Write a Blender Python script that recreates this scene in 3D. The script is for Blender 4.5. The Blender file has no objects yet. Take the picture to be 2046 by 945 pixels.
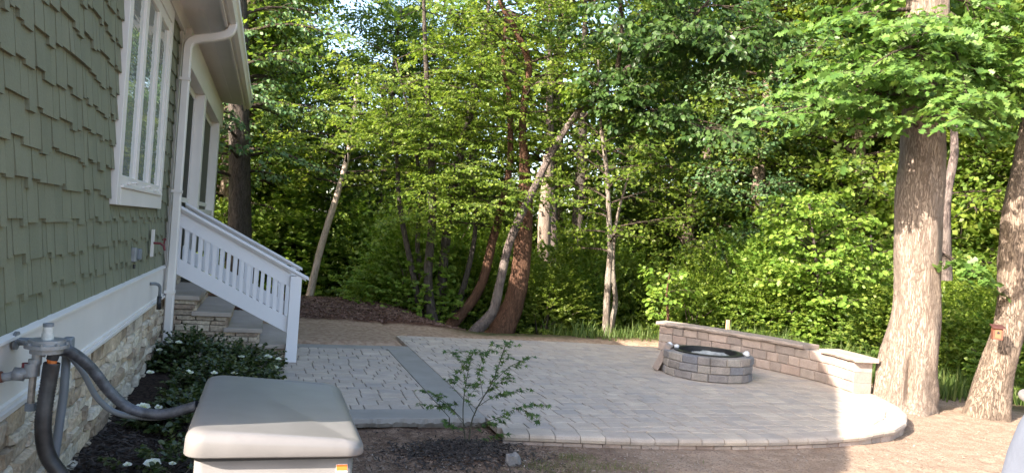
import bpy, math, random
import numpy as np
from mathutils import Vector, Matrix

SC = bpy.context.scene
COL = SC.collection
rad = math.radians

# ------------------------------------------------------------------ camera
FPX, PW, PH = 1500.0, 2046.0, 945.0
ROLL = rad(4.1); YAW = math.atan(488.0/1500.0); CZ = 1.55
fwd = np.array([math.sin(YAW), math.cos(YAW), 0.0])
r0 = np.array([math.cos(YAW), -math.sin(YAW), 0.0]); u0 = np.array([0, 0, 1.0])
RV = r0*math.cos(ROLL) + u0*math.sin(ROLL)
UV = u0*math.cos(ROLL) - r0*math.sin(ROLL)
cd = bpy.data.cameras.new('camera'); cam = bpy.data.objects.new('camera', cd); COL.objects.link(cam)
cam.matrix_world = Matrix(((RV[0], UV[0], -fwd[0], 0), (RV[1], UV[1], -fwd[1], 0), (RV[2], UV[2], -fwd[2], CZ), (0, 0, 0, 1)))
cd.sensor_width = 36; cd.lens = FPX/PW*36; cd.clip_start = 0.05; cd.clip_end = 1000
SC.camera = cam

def at(px, py, y=None, z=None, x=None):
    """world point seen at a photograph pixel, on a given depth plane"""
    d = fwd + RV*((px-PW/2)/FPX) - UV*((py-PH/2)/FPX)
    if y is not None: t = y/d[1]
    elif z is not None: t = (z-CZ)/d[2]
    else: t = x/d[0]
    return np.array([0, 0, CZ]) + d*t

# ------------------------------------------------------------------ light
SUN_HEAD, SUN_EL = 67.0, 30.0
w = bpy.data.worlds.new('World'); SC.world = w; w.use_nodes = True
nt = w.node_tree; bg = nt.nodes['Background']
sky = nt.nodes.new('ShaderNodeTexSky'); sky.sky_type = 'NISHITA'; sky.sun_disc = False
sky.sun_elevation = rad(SUN_EL); sky.sun_rotation = rad(SUN_HEAD+180)
sky.air_density = 1.0; sky.dust_density = 2.5; sky.ozone_density = 0.6
nt.links.new(sky.outputs[0], bg.inputs[0]); bg.inputs[1].default_value = 0.15
sl = bpy.data.lights.new('sun', 'SUN'); sl.energy = 4.2; sl.angle = rad(0.53); sl.color = (1.0, 0.91, 0.79)
so = bpy.data.objects.new('sun', sl); COL.objects.link(so)
sd = Vector((math.sin(rad(SUN_HEAD))*math.cos(rad(SUN_EL)), math.cos(rad(SUN_HEAD))*math.cos(rad(SUN_EL)), -math.sin(rad(SUN_EL))))
so.rotation_euler = sd.to_track_quat('-Z', 'Y').to_euler(); so.location = (-10, -8, 20)
SC.view_settings.view_transform = 'Standard'; SC.view_settings.look = 'None'
SC.view_settings.exposure = 2.22; SC.view_settings.gamma = 1

# ------------------------------------------------------------------ object helpers
def worldmat(o):
    return Matrix.Identity(4) if o is None else o.matrix_basis.copy()   # every basis here is a world matrix
def setp(o, parent):
    o.parent = parent; o.matrix_parent_inverse = worldmat(parent).inverted()
def tag(o, label=None, cat=None, group=None, kind=None):
    if label: o['label'] = label
    if cat: o['category'] = cat
    if group: o['group'] = group
    if kind: o['kind'] = kind
    return o
def thing(name, label, cat, loc=(0, 0, 0), group=None):
    o = bpy.data.objects.new(name, None); COL.objects.link(o); o.location = loc
    o.empty_display_size = 0.1
    return tag(o, label, cat, group)
def meshdata(name, V, F, m, smooth=False):
    me = bpy.data.meshes.new(name)
    V = np.asarray(V, dtype=np.float32)
    if isinstance(F, np.ndarray):
        n, k = F.shape
        me.vertices.add(len(V)); me.vertices.foreach_set('co', V.ravel())
        me.loops.add(n*k); me.loops.foreach_set('vertex_index', F.astype(np.int32).ravel())
        me.polygons.add(n); me.polygons.foreach_set('loop_start', np.arange(0, n*k, k, dtype=np.int32))
        me.polygons.foreach_set('loop_total', np.full(n, k, dtype=np.int32))
        me.update(calc_edges=True)
    else:
        me.from_pydata([tuple(map(float, v)) for v in V], [], [tuple(f) for f in F]); me.update()
    if m: me.materials.append(m)
    if smooth: me.polygons.foreach_set('use_smooth', np.ones(len(me.polygons), dtype=bool))
    return me
def ob(name, me, parent=None, mat=None):
    o = bpy.data.objects.new(name, me); COL.objects.link(o)
    if mat is not None: o.matrix_basis = mat
    if parent is not None: setp(o, parent)
    return o
def mk(name, V, F, m, parent=None, smooth=False):
    return ob(name, meshdata(name, V, F, m, smooth), parent)

class MB:
    """collects shapes and links them as ONE mesh object"""
    def __init__(s): s.V = []; s.F = []
    def add(s, V, F):
        n = len(s.V); s.V += [tuple(map(float, v)) for v in V]; s.F += [tuple(int(i)+n for i in f) for f in F]; return s
    def box(s, x0, y0, z0, x1, y1, z1):
        return s.add([(x0,y0,z0),(x1,y0,z0),(x1,y1,z0),(x0,y1,z0),(x0,y0,z1),(x1,y0,z1),(x1,y1,z1),(x0,y1,z1)],
                     [(0,3,2,1),(4,5,6,7),(0,1,5,4),(1,2,6,5),(2,3,7,6),(3,0,4,7)])
    def hexa(s, P):   # 8 points, bottom ring then top ring
        return s.add(P, [(0,3,2,1),(4,5,6,7),(0,1,5,4),(1,2,6,5),(2,3,7,6),(3,0,4,7)])
    def prism(s, poly, axis, a, b):
        n = len(poly)
        def P(p, t):
            return (t, p[0], p[1]) if axis == 'x' else ((p[0], t, p[1]) if axis == 'y' else (p[0], p[1], t))
        V = [P(p, a) for p in poly] + [P(p, b) for p in poly]
        F = [tuple(range(n))[::-1], tuple(range(n, 2*n))] + [(i, (i+1) % n, n+(i+1) % n, n+i) for i in range(n)]
        return s.add(V, F)
    def tube(s, pts, r, seg=10, caps=True):
        V, F = tube(pts, r, seg, caps=caps); return s.add(V, F)
    def build(s, name, m, parent=None, smooth=False, bevel=0, bseg=2):
        o = mk(name, s.V, s.F, m, parent, smooth)
        import bmesh
        bm = bmesh.new(); bm.from_mesh(o.data); bmesh.ops.recalc_face_normals(bm, faces=bm.faces); bm.to_mesh(o.data); bm.free()
        if bevel:
            md = o.modifiers.new('bevel', 'BEVEL'); md.width = bevel; md.segments = bseg; md.limit_method = 'ANGLE'; md.angle_limit = rad(35)
        return o

def tube(pts, radii, seg=8, rng=None, jit=0.0, lobes=None, caps=False):
    pts = np.asarray(pts, float); n = len(pts)
    radii = np.full(n, radii) if np.isscalar(radii) else np.asarray(radii, float)
    T = np.gradient(pts, axis=0); T /= np.linalg.norm(T, axis=1)[:, None]+1e-9
    ref = np.array([1.0, 0, 0]) if abs(T[0][0]) < 0.8 else np.array([0, 1.0, 0])
    A = []
    a = ref - T[0]*(ref@T[0]); a /= np.linalg.norm(a)
    for i in range(n):
        a = a - T[i]*(a@T[i]); a /= np.linalg.norm(a)+1e-9; A.append(a)
    A = np.array(A); B = np.cross(T, A)
    th = np.linspace(0, 2*math.pi, seg, endpoint=False)
    R = radii[:, None]*np.ones(seg)
    if lobes is not None: R = R*(1+lobes(np.arange(n)[:, None], th[None, :]))
    if rng is not None and jit: R = R*(1+rng.uniform(-jit, jit, R.shape))
    V = pts[:, None, :] + A[:, None, :]*(np.cos(th)[None, :, None]*R[:, :, None]) + B[:, None, :]*(np.sin(th)[None, :, None]*R[:, :, None])
    V = V.reshape(-1, 3)
    i = np.arange(n-1)[:, None]*seg; j = np.arange(seg)[None, :]; j2 = (j+1) % seg
    F = np.stack([i+j, i+j2, i+seg+j2, i+seg+j], -1).reshape(-1, 4)
    if caps: return V, [tuple(f) for f in F] + [tuple(range(seg))[::-1], tuple(range((n-1)*seg, n*seg))]
    return V, F
def smoothpath(P, m):
    P = np.asarray(P, float); n = len(P); t = np.linspace(0, n-1, m); out = []
    Q = np.vstack([2*P[0]-P[1], P, 2*P[-1]-P[-2]])
    for s in t:
        i = min(int(s), n-2); f = s-i; a, b, c, d = Q[i], Q[i+1], Q[i+2], Q[i+3]
        out.append(0.5*((2*b)+(-a+c)*f+(2*a-5*b+4*c-d)*f*f+(-a+3*b-3*c+d)*f**3))
    return np.array(out)

# ------------------------------------------------------------------ materials
def newmat(name):
    m = bpy.data.materials.new(name); m.use_nodes = True
    n = m.node_tree.nodes; l = m.node_tree.links
    return m, n, l, n['Principled BSDF']
def rgb(c): return (c[0], c[1], c[2], 1)
def hsvrand(n, l, colsock, amt, hue=0.0):
    """random brightness per object and per loose piece"""
    oi = n.new('ShaderNodeObjectInfo'); ge = n.new('ShaderNodeNewGeometry')
    ad = n.new('ShaderNodeMath'); ad.operation = 'ADD'
    l.new(oi.outputs['Random'], ad.inputs[0]); l.new(ge.outputs['Random Per Island'], ad.inputs[1])
    fr = n.new('ShaderNodeMath'); fr.operation = 'FRACT'; l.new(ad.outputs[0], fr.inputs[0])
    return fr.outputs[0]
def stonemat(name, cols, amt=0.0, rough=0.85, nscale=6.0, bump=0.4, bscale=60.0, stain=0.25, bdist=0.01):
    """a colour picked per piece from cols, mottled with noise"""
    m, n, l, p = newmat(name)
    f = hsvrand(n, l, None, amt)
    cr = n.new('ShaderNodeValToRGB'); cr.color_ramp.interpolation = 'LINEAR'
    e = cr.color_ramp.elements; k = len(cols)
    for i, c in enumerate(cols):
        if i < 2: e[i].position = i/(k-1) if k > 1 else 0; e[i].color = rgb(c)
        else:
            q = e.new(i/(k-1)); q.color = rgb(c)
    for i, c in enumerate(cols): pass
    l.new(f, cr.inputs[0])
    ge = n.new('ShaderNodeNewGeometry')
    nz = n.new('ShaderNodeTexNoise'); nz.inputs['Scale'].default_value = nscale; nz.inputs['Detail'].default_value = 6; nz.inputs['Roughness'].default_value = 0.65
    l.new(ge.outputs['Position'], nz.inputs['Vector'])
    mr = n.new('ShaderNodeMapRange'); mr.inputs[1].default_value = 0.3; mr.inputs[2].default_value = 0.7; mr.inputs[3].default_value = 1-stain; mr.inputs[4].default_value = 1+stain*0.7
    l.new(nz.outputs[0], mr.inputs[0])
    nf = n.new('ShaderNodeTexNoise'); nf.inputs['Scale'].default_value = bscale; nf.inputs['Detail'].default_value = 4
    l.new(ge.outputs['Position'], nf.inputs['Vector'])
    mr2 = n.new('ShaderNodeMapRange'); mr2.inputs[1].default_value = 0.3; mr2.inputs[2].default_value = 0.7; mr2.inputs[3].default_value = 1-stain*0.6; mr2.inputs[4].default_value = 1+stain*0.5
    l.new(nf.outputs[0], mr2.inputs[0])
    mu = n.new('ShaderNodeMath'); mu.operation = 'MULTIPLY'; l.new(mr.outputs[0], mu.inputs[0]); l.new(mr2.outputs[0], mu.inputs[1])
    vm = n.new('ShaderNodeVectorMath'); vm.operation = 'SCALE'; l.new(cr.outputs[0], vm.inputs[0]); l.new(mu.outputs[0], vm.inputs['Scale'])
    l.new(vm.outputs[0], p.inputs['Base Color']); p.inputs['Roughness'].default_value = rough
    bp = n.new('ShaderNodeBump'); bp.inputs['Strength'].default_value = bump; bp.inputs['Distance'].default_value = bdist
    l.new(nf.outputs[0], bp.inputs['Height']); l.new(bp.outputs[0], p.inputs['Normal'])
    return m
def plainmat(name, c, rough=0.5, var=0.06, scale=3.0, bump=0.0, metal=0.0, bscale=80, stretch=(1, 1, 1), spec=0.5):
    m, n, l, p = newmat(name)
    ge = n.new('ShaderNodeNewGeometry'); mp = n.new('ShaderNodeMapping'); mp.inputs['Scale'].default_value = stretch
    l.new(ge.outputs['Position'], mp.inputs[0])
    nz = n.new('ShaderNodeTexNoise'); nz.inputs['Scale'].default_value = scale; nz.inputs['Detail'].default_value = 6; nz.inputs['Roughness'].default_value = 0.6
    l.new(mp.outputs[0], nz.inputs['Vector'])
    mr = n.new('ShaderNodeMapRange'); mr.inputs[1].default_value = 0.3; mr.inputs[2].default_value = 0.7; mr.inputs[3].default_value = 1-var; mr.inputs[4].default_value = 1+var
    l.new(nz.outputs[0], mr.inputs[0])
    vm = n.new('ShaderNodeVectorMath'); vm.operation = 'SCALE'; vm.inputs[0].default_value = c; l.new(mr.outputs[0], vm.inputs['Scale'])
    l.new(vm.outputs[0], p.inputs['Base Color']); p.inputs['Roughness'].default_value = rough; p.inputs['Metallic'].default_value = metal
    p.inputs['Specular IOR Level'].default_value = spec
    if bump:
        nf = n.new('ShaderNodeTexNoise'); nf.inputs['Scale'].default_value = bscale; nf.inputs['Detail'].default_value = 4
        l.new(mp.outputs[0], nf.inputs['Vector'])
        bp = n.new('ShaderNodeBump'); bp.inputs['Strength'].default_value = bump; bp.inputs['Distance'].default_value = 0.01
        l.new(nf.outputs[0], bp.inputs['Height']); l.new(bp.outputs[0], p.inputs['Normal'])
    return m
def barkmat(name, c1, c2, scale=9.0, bump=0.9, patch=None, st=0.18):
    m, n, l, p = newmat(name)
    ge = n.new('ShaderNodeNewGeometry'); mp = n.new('ShaderNodeMapping'); mp.inputs['Scale'].default_value = (1, 1, st)
    l.new(ge.outputs['Position'], mp.inputs[0])
    nz = n.new('ShaderNodeTexNoise'); nz.inputs['Scale'].default_value = scale*1.6; nz.inputs['Detail'].default_value = 8; nz.inputs['Roughness'].default_value = 0.7; nz.inputs['Distortion'].default_value = 0.6
    l.new(mp.outputs[0], nz.inputs['Vector'])
    vo = n.new('ShaderNodeTexVoronoi'); vo.feature = 'DISTANCE_TO_EDGE'; vo.inputs['Scale'].default_value = scale*3
    av = n.new('ShaderNodeVectorMath'); av.operation = 'ADD'
    sc = n.new('ShaderNodeVectorMath'); sc.operation = 'SCALE'; sc.inputs['Scale'].default_value = 0.12
    l.new(nz.outputs['Color'], sc.inputs[0]); l.new(mp.outputs[0], av.inputs[0]); l.new(sc.outputs[0], av.inputs[1]); l.new(av.outputs[0], vo.inputs['Vector'])
    mr = n.new('ShaderNodeMapRange'); mr.inputs[1].default_value = 0.0; mr.inputs[2].default_value = 0.12; l.new(vo.outputs[0], mr.inputs[0])
    ad = n.new('ShaderNodeMath'); ad.operation = 'MULTIPLY_ADD'; l.new(mr.outputs[0], ad.inputs[0]); ad.inputs[1].default_value = 0.45; l.new(nz.outputs[0], ad.inputs[2])
    cr = n.new('ShaderNodeValToRGB'); e = cr.color_ramp.elements; e[0].position = 0.42; e[0].color = rgb(c1); e[1].position = 0.98; e[1].color = rgb(c2)
    l.new(ad.outputs[0], cr.inputs[0]); src = cr.outputs[0]
    if patch is not None:
        n2 = n.new('ShaderNodeTexNoise'); n2.inputs['Scale'].default_value = 3.5; n2.inputs['Detail'].default_value = 5
        l.new(ge.outputs['Position'], n2.inputs['Vector'])
        m2 = n.new('ShaderNodeMapRange'); m2.inputs[1].default_value = 0.48; m2.inputs[2].default_value = 0.6; l.new(n2.outputs[0], m2.inputs[0])
        mx = n.new('ShaderNodeMix'); mx.data_type = 'RGBA'; l.new(m2.outputs[0], mx.inputs[0]); l.new(src, mx.inputs[6]); mx.inputs[7].default_value = rgb(patch)
        src = mx.outputs[2]
    l.new(src, p.inputs['Base Color']); p.inputs['Roughness'].default_value = 0.95; p.inputs['Specular IOR Level'].default_value = 0.2
    bp = n.new('ShaderNodeBump'); bp.inputs['Strength'].default_value = bump; bp.inputs['Distance'].default_value = 0.02
    l.new(ad.outputs[0], bp.inputs['Height']); l.new(bp.outputs[0], p.inputs['Normal'])
    return m
def leafmat(name, cols, trans=0.35, rough=0.45, gl=0.06, objvar=0.15):
    m, n, l, p = newmat(name)
    ge = n.new('ShaderNodeNewGeometry'); oi = n.new('ShaderNodeObjectInfo')
    cr = n.new('ShaderNodeValToRGB'); e = cr.color_ramp.elements; k = len(cols)
    e[0].position = 0; e[0].color = rgb(cols[0]); e[1].position = 1; e[1].color = rgb(cols[-1])
    for i in range(1, k-1): q = e.new(i/(k-1)); q.color = rgb(cols[i])
    l.new(ge.outputs['Random Per Island'], cr.inputs[0])
    mr = n.new('ShaderNodeMapRange'); mr.inputs[3].default_value = 1-objvar; mr.inputs[4].default_value = 1+objvar; l.new(oi.outputs['Random'], mr.inputs[0])
    vm = n.new('ShaderNodeVectorMath'); vm.operation = 'SCALE'; l.new(cr.outputs[0], vm.inputs[0]); l.new(mr.outputs[0], vm.inputs['Scale'])
    l.new(vm.outputs[0], p.inputs['Base Color']); p.inputs['Roughness'].default_value = rough; p.inputs['Specular IOR Level'].default_value = gl*5
    tr = n.new('ShaderNodeBsdfTranslucent')
    yv = n.new('ShaderNodeVectorMath'); yv.operation = 'MULTIPLY'; l.new(vm.outputs[0], yv.inputs[0]); yv.inputs[1].default_value = (1.35, 1.4, 0.75)
    l.new(yv.outputs[0], tr.inputs[0])
    mx = n.new('ShaderNodeMixShader'); mx.inputs[0].default_value = trans
    l.new(p.outputs[0], mx.inputs[1]); l.new(tr.outputs[0], mx.inputs[2]); l.new(mx.outputs[0], n['Material Output'].inputs[0])
    return m

WHITE = plainmat('white_paint', (0.66, 0.61, 0.565), 0.45, 0.05, 2.0, bump=0.05)
RAILW = plainmat('rail_vinyl', (0.66, 0.645, 0.66), 0.4, 0.03, 2.0)
SHING = stonemat('green_shingle_stain', [(0.142, 0.146, 0.093), (0.170, 0.170, 0.110), (0.155, 0.158, 0.100)], rough=0.8, nscale=3, bump=0.25, bscale=90, stain=0.10)
SHEATH = plainmat('dark_sheathing', (0.05, 0.052, 0.04), 0.9)
GLASS, gn, gl_, gp = newmat('window_glass')
gp.inputs['Metallic'].default_value = 0.5; gp.inputs['Base Color'].default_value = (0.5, 0.53, 0.5, 1); gp.inputs['Roughness'].default_value = 0.015; gp.inputs['IOR'].default_value = 3.0; gp.inputs['Specular IOR Level'].default_value = 0.9
_ge = gn.new('ShaderNodeNewGeometry'); _mp = gn.new('ShaderNodeMapping'); _mp.inputs['Scale'].default_value = (1, 1.2, 9)
_nz = gn.new('ShaderNodeTexNoise'); _nz.inputs['Scale'].default_value = 2.2; _nz.inputs['Detail'].default_value = 2
_bp = gn.new('ShaderNodeBump'); _bp.inputs['Strength'].default_value = 0.25; _bp.inputs['Distance'].default_value = 0.012
gl_.new(_ge.outputs['Position'], _mp.inputs[0]); gl_.new(_mp.outputs[0], _nz.inputs['Vector']); gl_.new(_nz.outputs[0], _bp.inputs['Height']); gl_.new(_bp.outputs[0], gp.inputs['Normal'])
LEDGE = stonemat('ledge_stone', [(0.44, 0.34, 0.24), (0.62, 0.54, 0.43), (0.30, 0.22, 0.15), (0.54, 0.42, 0.29), (0.66, 0.58, 0.46)], rough=0.9, nscale=9, bump=0.8, bscale=45, stain=0.35, bdist=0.02)
CHEEK = stonemat('stair_stone', [(0.36, 0.27, 0.19), (0.48, 0.40, 0.30), (0.26, 0.19, 0.14), (0.44, 0.33, 0.23)], rough=0.9, nscale=9, bump=0.8, bscale=45, stain=0.35, bdist=0.02)
MORTAR = plainmat('dark_joint', (0.035, 0.03, 0.026), 0.95)
BLUE = plainmat('bluestone', (0.235, 0.213, 0.190), 0.75, 0.14, 3, bump=0.2, bscale=60)
BLUEB = plainmat('bluestone_tread', (0.34, 0.285, 0.24), 0.7, 0.15, 3, bump=0.2, bscale=60)
PAVER = stonemat('concrete_paver', [(0.345, 0.285, 0.235), (0.40, 0.33, 0.268), (0.315, 0.272, 0.238), (0.43, 0.355, 0.285), (0.36, 0.30, 0.252), (0.39, 0.318, 0.255)], rough=0.85, nscale=5, bump=0.3, bscale=90, stain=0.16)
JOINT = plainmat('joint_sand', (0.20, 0.185, 0.17), 0.95, 0.2, 20)
BLOCK = stonemat('wall_block', [(0.27, 0.20, 0.165), (0.37, 0.29, 0.245), (0.31, 0.245, 0.205), (0.25, 0.205, 0.18), (0.38, 0.31, 0.26)], rough=0.9, nscale=7, bump=0.5, bscale=60, stain=0.2)
PITB = stonemat('fire_pit_block', [(0.12, 0.115, 0.125), (0.26, 0.22, 0.19), (0.15, 0.15, 0.165), (0.31, 0.27, 0.23), (0.17, 0.15, 0.145)], rough=0.9, nscale=7, bump=0.6, bscale=60, stain=0.28)
CAPM = stonemat('coping_stone', [(0.28, 0.215, 0.18), (0.35, 0.28, 0.235)], rough=0.85, nscale=5, bump=0.5, bscale=50, stain=0.2)
GENM = plainmat('generator_paint', (0.165, 0.155, 0.15), 0.34, 0.10, 7, bump=0.04, bscale=200)
BLACKM = plainmat('black_metal', (0.02, 0.02, 0.022), 0.45, 0.1)
DARKIN = plainmat('dark_interior', (0.02, 0.019, 0.016), 0.7)
SCREENM = plainmat('porch_screen_or_shade', (0.085, 0.08, 0.062), 0.8)
GALV = plainmat('galvanised_pipe', (0.26, 0.265, 0.27), 0.45, 0.25, 12, metal=0.4, bump=0.2)
GREYPVC = plainmat('grey_conduit', (0.15, 0.165, 0.18), 0.5, 0.15)
RUBBER = plainmat('dark_flexible_conduit', (0.025, 0.022, 0.022), 0.45, 0.7, 22)
GCOND = plainmat('dusty_grey_conduit', (0.055, 0.057, 0.065), 0.5, 0.8, 26)
REDP = plainmat('red_paint', (0.13, 0.012, 0.018), 0.5)
ORANGE = plainmat('orange_plastic', (0.75, 0.18, 0.03), 0.5)
CEDAR = plainmat('birdhouse_wood', (0.15, 0.05, 0.028), 0.7, 0.2, 9, stretch=(1, 1, 4))
ROOFM = plainmat('roof_shingle', (0.09, 0.085, 0.08), 0.95, 0.2, 8)
STAKEM = plainmat('raw_pine', (0.55, 0.34, 0.22), 0.8, 0.1, 10)
CLOTH = plainmat('pale_cloth', (0.12, 0.135, 0.175), 0.8, 0.08, 5, bump=0.2, bscale=40)
PLASTW = plainmat('white_plastic', (0.6, 0.61, 0.62), 0.35, 0.1, 10, bump=0.4, bscale=25)

# ------------------------------------------------------------------ ground
def sstep(a, b, v):
    t = np.clip((v-a)/(b-a), 0, 1); return t*t*(3-2*t)
def gz(x, y):
    x = np.asarray(x, float); y = np.asarray(y, float)
    z = np.full(np.broadcast(x, y).shape, -0.09)
    z = z - 0.04*sstep(4.5, 6.5, x)*(1-sstep(9, 11, y))
    left = 1-sstep(1.75, 1.95, x)                        # bed between house and path
    back = sstep(9.9, 10.1, y)
    z = z*(1-left*back) + (0.015+0.11*sstep(11.3, 13.0, y)*(1-sstep(14, 16.5, y)))*left*back   # soil flush with the path, then a mulch berm
    z = z + (0.10*sstep(1.9, 1.2, x) if False else 0)
    bk2 = sstep(10.75, 11.0, y)*sstep(1.75, 1.95, x)
    berm = (0.02+0.10*sstep(11.3, 12.6, y))*(1-sstep(2.2, 3.6, x))
    z = z*(1-bk2) + bk2*(berm*(1-sstep(14, 16.5, y)) - 0.02)
    nearwall = (1-sstep(-0.9, 0.1, x))*(1-sstep(8.3, 8.7, y))
    z = z + 0.16*nearwall
    z = z - 0.30*sstep(11.3, 13.5, y)*sstep(2.0, 4.0, x)
    z = z - 0.25*sstep(8.5, 12, x)
    z = z - 0.3*sstep(15, 22, np.hypot(x, y))
    z = np.where((y > 17), z*0.9-0.1, z)
    return z
def soilmat():
    m, n, l, p = newmat('soil')
    ge = n.new('ShaderNodeNewGeometry')
    def noise(s, d=6, r=0.6):
        q = n.new('ShaderNodeTexNoise'); q.inputs['Scale'].default_value = s; q.inputs['Detail'].default_value = d; q.inputs['Roughness'].default_value = r
        l.new(ge.outputs['Position'], q.inputs['Vector']); return q.outputs[0]
    def mix(f, a, b):
        q = n.new('ShaderNodeMix'); q.data_type = 'RGBA'; l.new(f, q.inputs[0])
        for s, v in ((6, a), (7, b)):
            if isinstance(v, tuple): q.inputs[s].default_value = rgb(v)
            else: l.new(v, q.inputs[s])
        return q.outputs[2]
    def rng_(v, a, b):
        q = n.new('ShaderNodeMapRange'); q.inputs[1].default_value = a; q.inputs[2].default_value = b; q.interpolation_type = 'SMOOTHSTEP'; l.new(v, q.inputs[0]); return q.outputs[0]
    sx = n.new('ShaderNodeSeparateXYZ'); l.new(ge.outputs['Position'], sx.inputs[0])
    X, Y = sx.outputs[0], sx.outputs[1]
    def math_(op, a, b):
        q = n.new('ShaderNodeMath'); q.operation = op
        for i, v in enumerate((a, b)):
            if isinstance(v, (int, float)): q.inputs[i].default_value = v
            else: l.new(v, q.inputs[i])
        return q.outputs[0]
    wob = math_('MULTIPLY', math_('SUBTRACT', noise(1.6), 0.5), 1.6)
    sand = mix(rng_(noise(7), 0.35, 0.65), (0.26, 0.185, 0.135), (0.345, 0.255, 0.19))
    sand = mix(rng_(noise(45, 4), 0.52, 0.62), sand, (0.20, 0.14, 0.10))
    dirt = mix(rng_(noise(9), 0.4, 0.62), (0.155, 0.098, 0.068), (0.28, 0.19, 0.135))
    dirt = mix(rng_(noise(70, 3), 0.5, 0.6), dirt, (0.08, 0.055, 0.042))
    mulch = mix(rng_(noise(30, 5), 0.4, 0.6), (0.055, 0.028, 0.02), (0.15, 0.075, 0.05))
    dark = mix(rng_(noise(35, 5), 0.4, 0.6), (0.018, 0.013, 0.011), (0.055, 0.038, 0.030))
    forest = mix(rng_(noise(4, 5), 0.4, 0.62), (0.045, 0.055, 0.018), (0.10, 0.075, 0.04))
    # sandy on the right and in front, darker dirt near the sapling, black mulch by the house, bark mulch behind
    fx = rng_(math_('ADD', X, wob), 2.1, 3.2)
    c = mix(fx, dirt, sand)
    fb = rng_(math_('ADD', X, math_('MULTIPLY', wob, 0.4)), 0.55, 0.2)
    fb2 = math_('MULTIPLY', rng_(math_('MULTIPLY', math_('ADD', X, math_('MULTIPLY', wob, 0.4)), -1.0), -0.6, -0.3), rng_(Y, 9.2, 8.8) if False else math_('LESS_THAN', Y, 9.2))
    c = mix(fb2, c, dark)
    # pale soil behind the path
    yb = math_('GREATER_THAN', Y, 9.7)
    pale = mix(rng_(noise(14), 0.4, 0.6), (0.27, 0.18, 0.122), (0.36, 0.255, 0.18))
    c = mix(yb, c, pale)
    mb = rng_(math_('ADD', math_('ADD', Y, math_('MULTIPLY', X, 0.15)), math_('MULTIPLY', wob, 0.5)), 12.0, 12.35)
    c = mix(mb, c, mulch)
    fo = math_('MAXIMUM', rng_(math_('ADD', Y, wob), 15.2, 16.0), math_('MULTIPLY', rng_(X, 2.6, 3.4), rng_(math_('ADD', Y, math_('MULTIPLY', wob, 0.3)), 10.9, 11.5)))
    fo = math_('MAXIMUM', fo, rng_(math_('ADD', math_('ADD', X, math_('MULTIPLY', Y, 0.35)), math_('MULTIPLY', wob, 0.4)), 10.9, 11.5))
    c = mix(fo, c, forest)
    l.new(c, p.inputs['Base Color']); p.inputs['Roughness'].default_value = 1; p.inputs['Specular IOR Level'].default_value = 0.1
    h = math_('ADD', noise(18, 8, 0.7), math_('MULTIPLY', noise(90, 4), 0.5))
    bp = n.new('ShaderNodeBump'); bp.inputs['Strength'].default_value = 0.8; bp.inputs['Distance'].default_value = 0.03
    l.new(h, bp.inputs['Height']); l.new(bp.outputs[0], p.inputs['Normal'])
    return m
def build_ground():
    rs = np.random.RandomState(3)
    xs = np.concatenate([[-400, -150, -60], np.arange(-30, -3, 1.5), np.arange(-3, 10, 0.055), np.arange(10, 20, 0.4), np.arange(20, 60, 2.5), [90, 180, 420]])
    ys = np.concatenate([[-400, -150, -60], np.arange(-30, 0, 1.5), np.arange(0, 3.4, 0.15), np.arange(3.4, 8, 0.045), np.arange(8, 13, 0.06), np.arange(13, 16, 0.1), np.arange(16, 24, 0.5), np.arange(24, 60, 2.5), [90, 180, 420]])
    X, Y = np.meshgrid(xs, ys)
    Z = gz(X, Y)
    import mathutils.noise as mn
    nz = np.zeros_like(X)
    near = (X > -2) & (X < 10) & (Y > 3) & (Y < 15)
    for i, j in zip(*np.where(near)):
        v = Vector((X[i, j]*5, Y[i, j]*5, 0)); nz[i, j] = mn.fractal(v, 0.8, 2.0, 4)*0.012 + max(0, mn.noise(v*2.4))*0.012
    pad = (X > 1.3) & (X < 7.3) & (Y > 5.3) & (Y < 11.0)
    Z = Z + np.where(pad, 0, nz)
    # black mulch heaped round the sapling
    d = np.hypot((X-1.47)/0.42, (Y-5.35)/0.3); Z = Z + 0.075*np.exp(-d*d*1.2)
    nx, ny = len(xs), len(ys)
    V = np.stack([X, Y, Z], -1).reshape(-1, 3)
    i = np.arange(ny-1)[:, None]*nx; j = np.arange(nx-1)[None, :]
    F = np.stack([i+j, i+j+1, i+nx+j+1, i+nx+j], -1).reshape(-1, 4)
    o = mk('ground', V, F, soilmat(), None, True); o['kind'] = 'structure'
build_ground()

# ------------------------------------------------------------------ stone pieces
def unit_block(rs, bev=0.08, jit=0.03, bz=0.2):
    """unit block, local z is the face that shows; chamfered, slightly uneven"""
    V = []
    for z, s in ((0, 0.5), (1-bz, 0.5), (1, 0.5-bev)):
        for sx, sy in ((-1, -1), (1, -1), (1, 1), (-1, 1)):
            V.append([sx*s+rs.uniform(-jit, jit)*(z > 0), sy*s+rs.uniform(-jit, jit)*(z > 0), z+(rs.uniform(-jit, jit) if z == 1 else 0)])
    F = [(0, 3, 2, 1), (8, 9, 10, 11)]
    for a, b in ((0, 4), (4, 8)):
        for k in range(4): F.append((a+k, a+(k+1) % 4, b+(k+1) % 4, b+k))
    return V, F
def pool(name, m, n, seed, **kw):
    rs = np.random.RandomState(seed); return [meshdata(name, *unit_block(rs, **kw), m) for _ in range(n)]
def frame_mat(o, ex, ey, ez):
    """matrix with columns ex,ey,ez (scaled axes) and origin o"""
    return Matrix(((ex[0], ey[0], ez[0], o[0]), (ex[1], ey[1], ez[1], o[1]), (ex[2], ey[2], ez[2], o[2]), (0, 0, 0, 1)))

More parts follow.
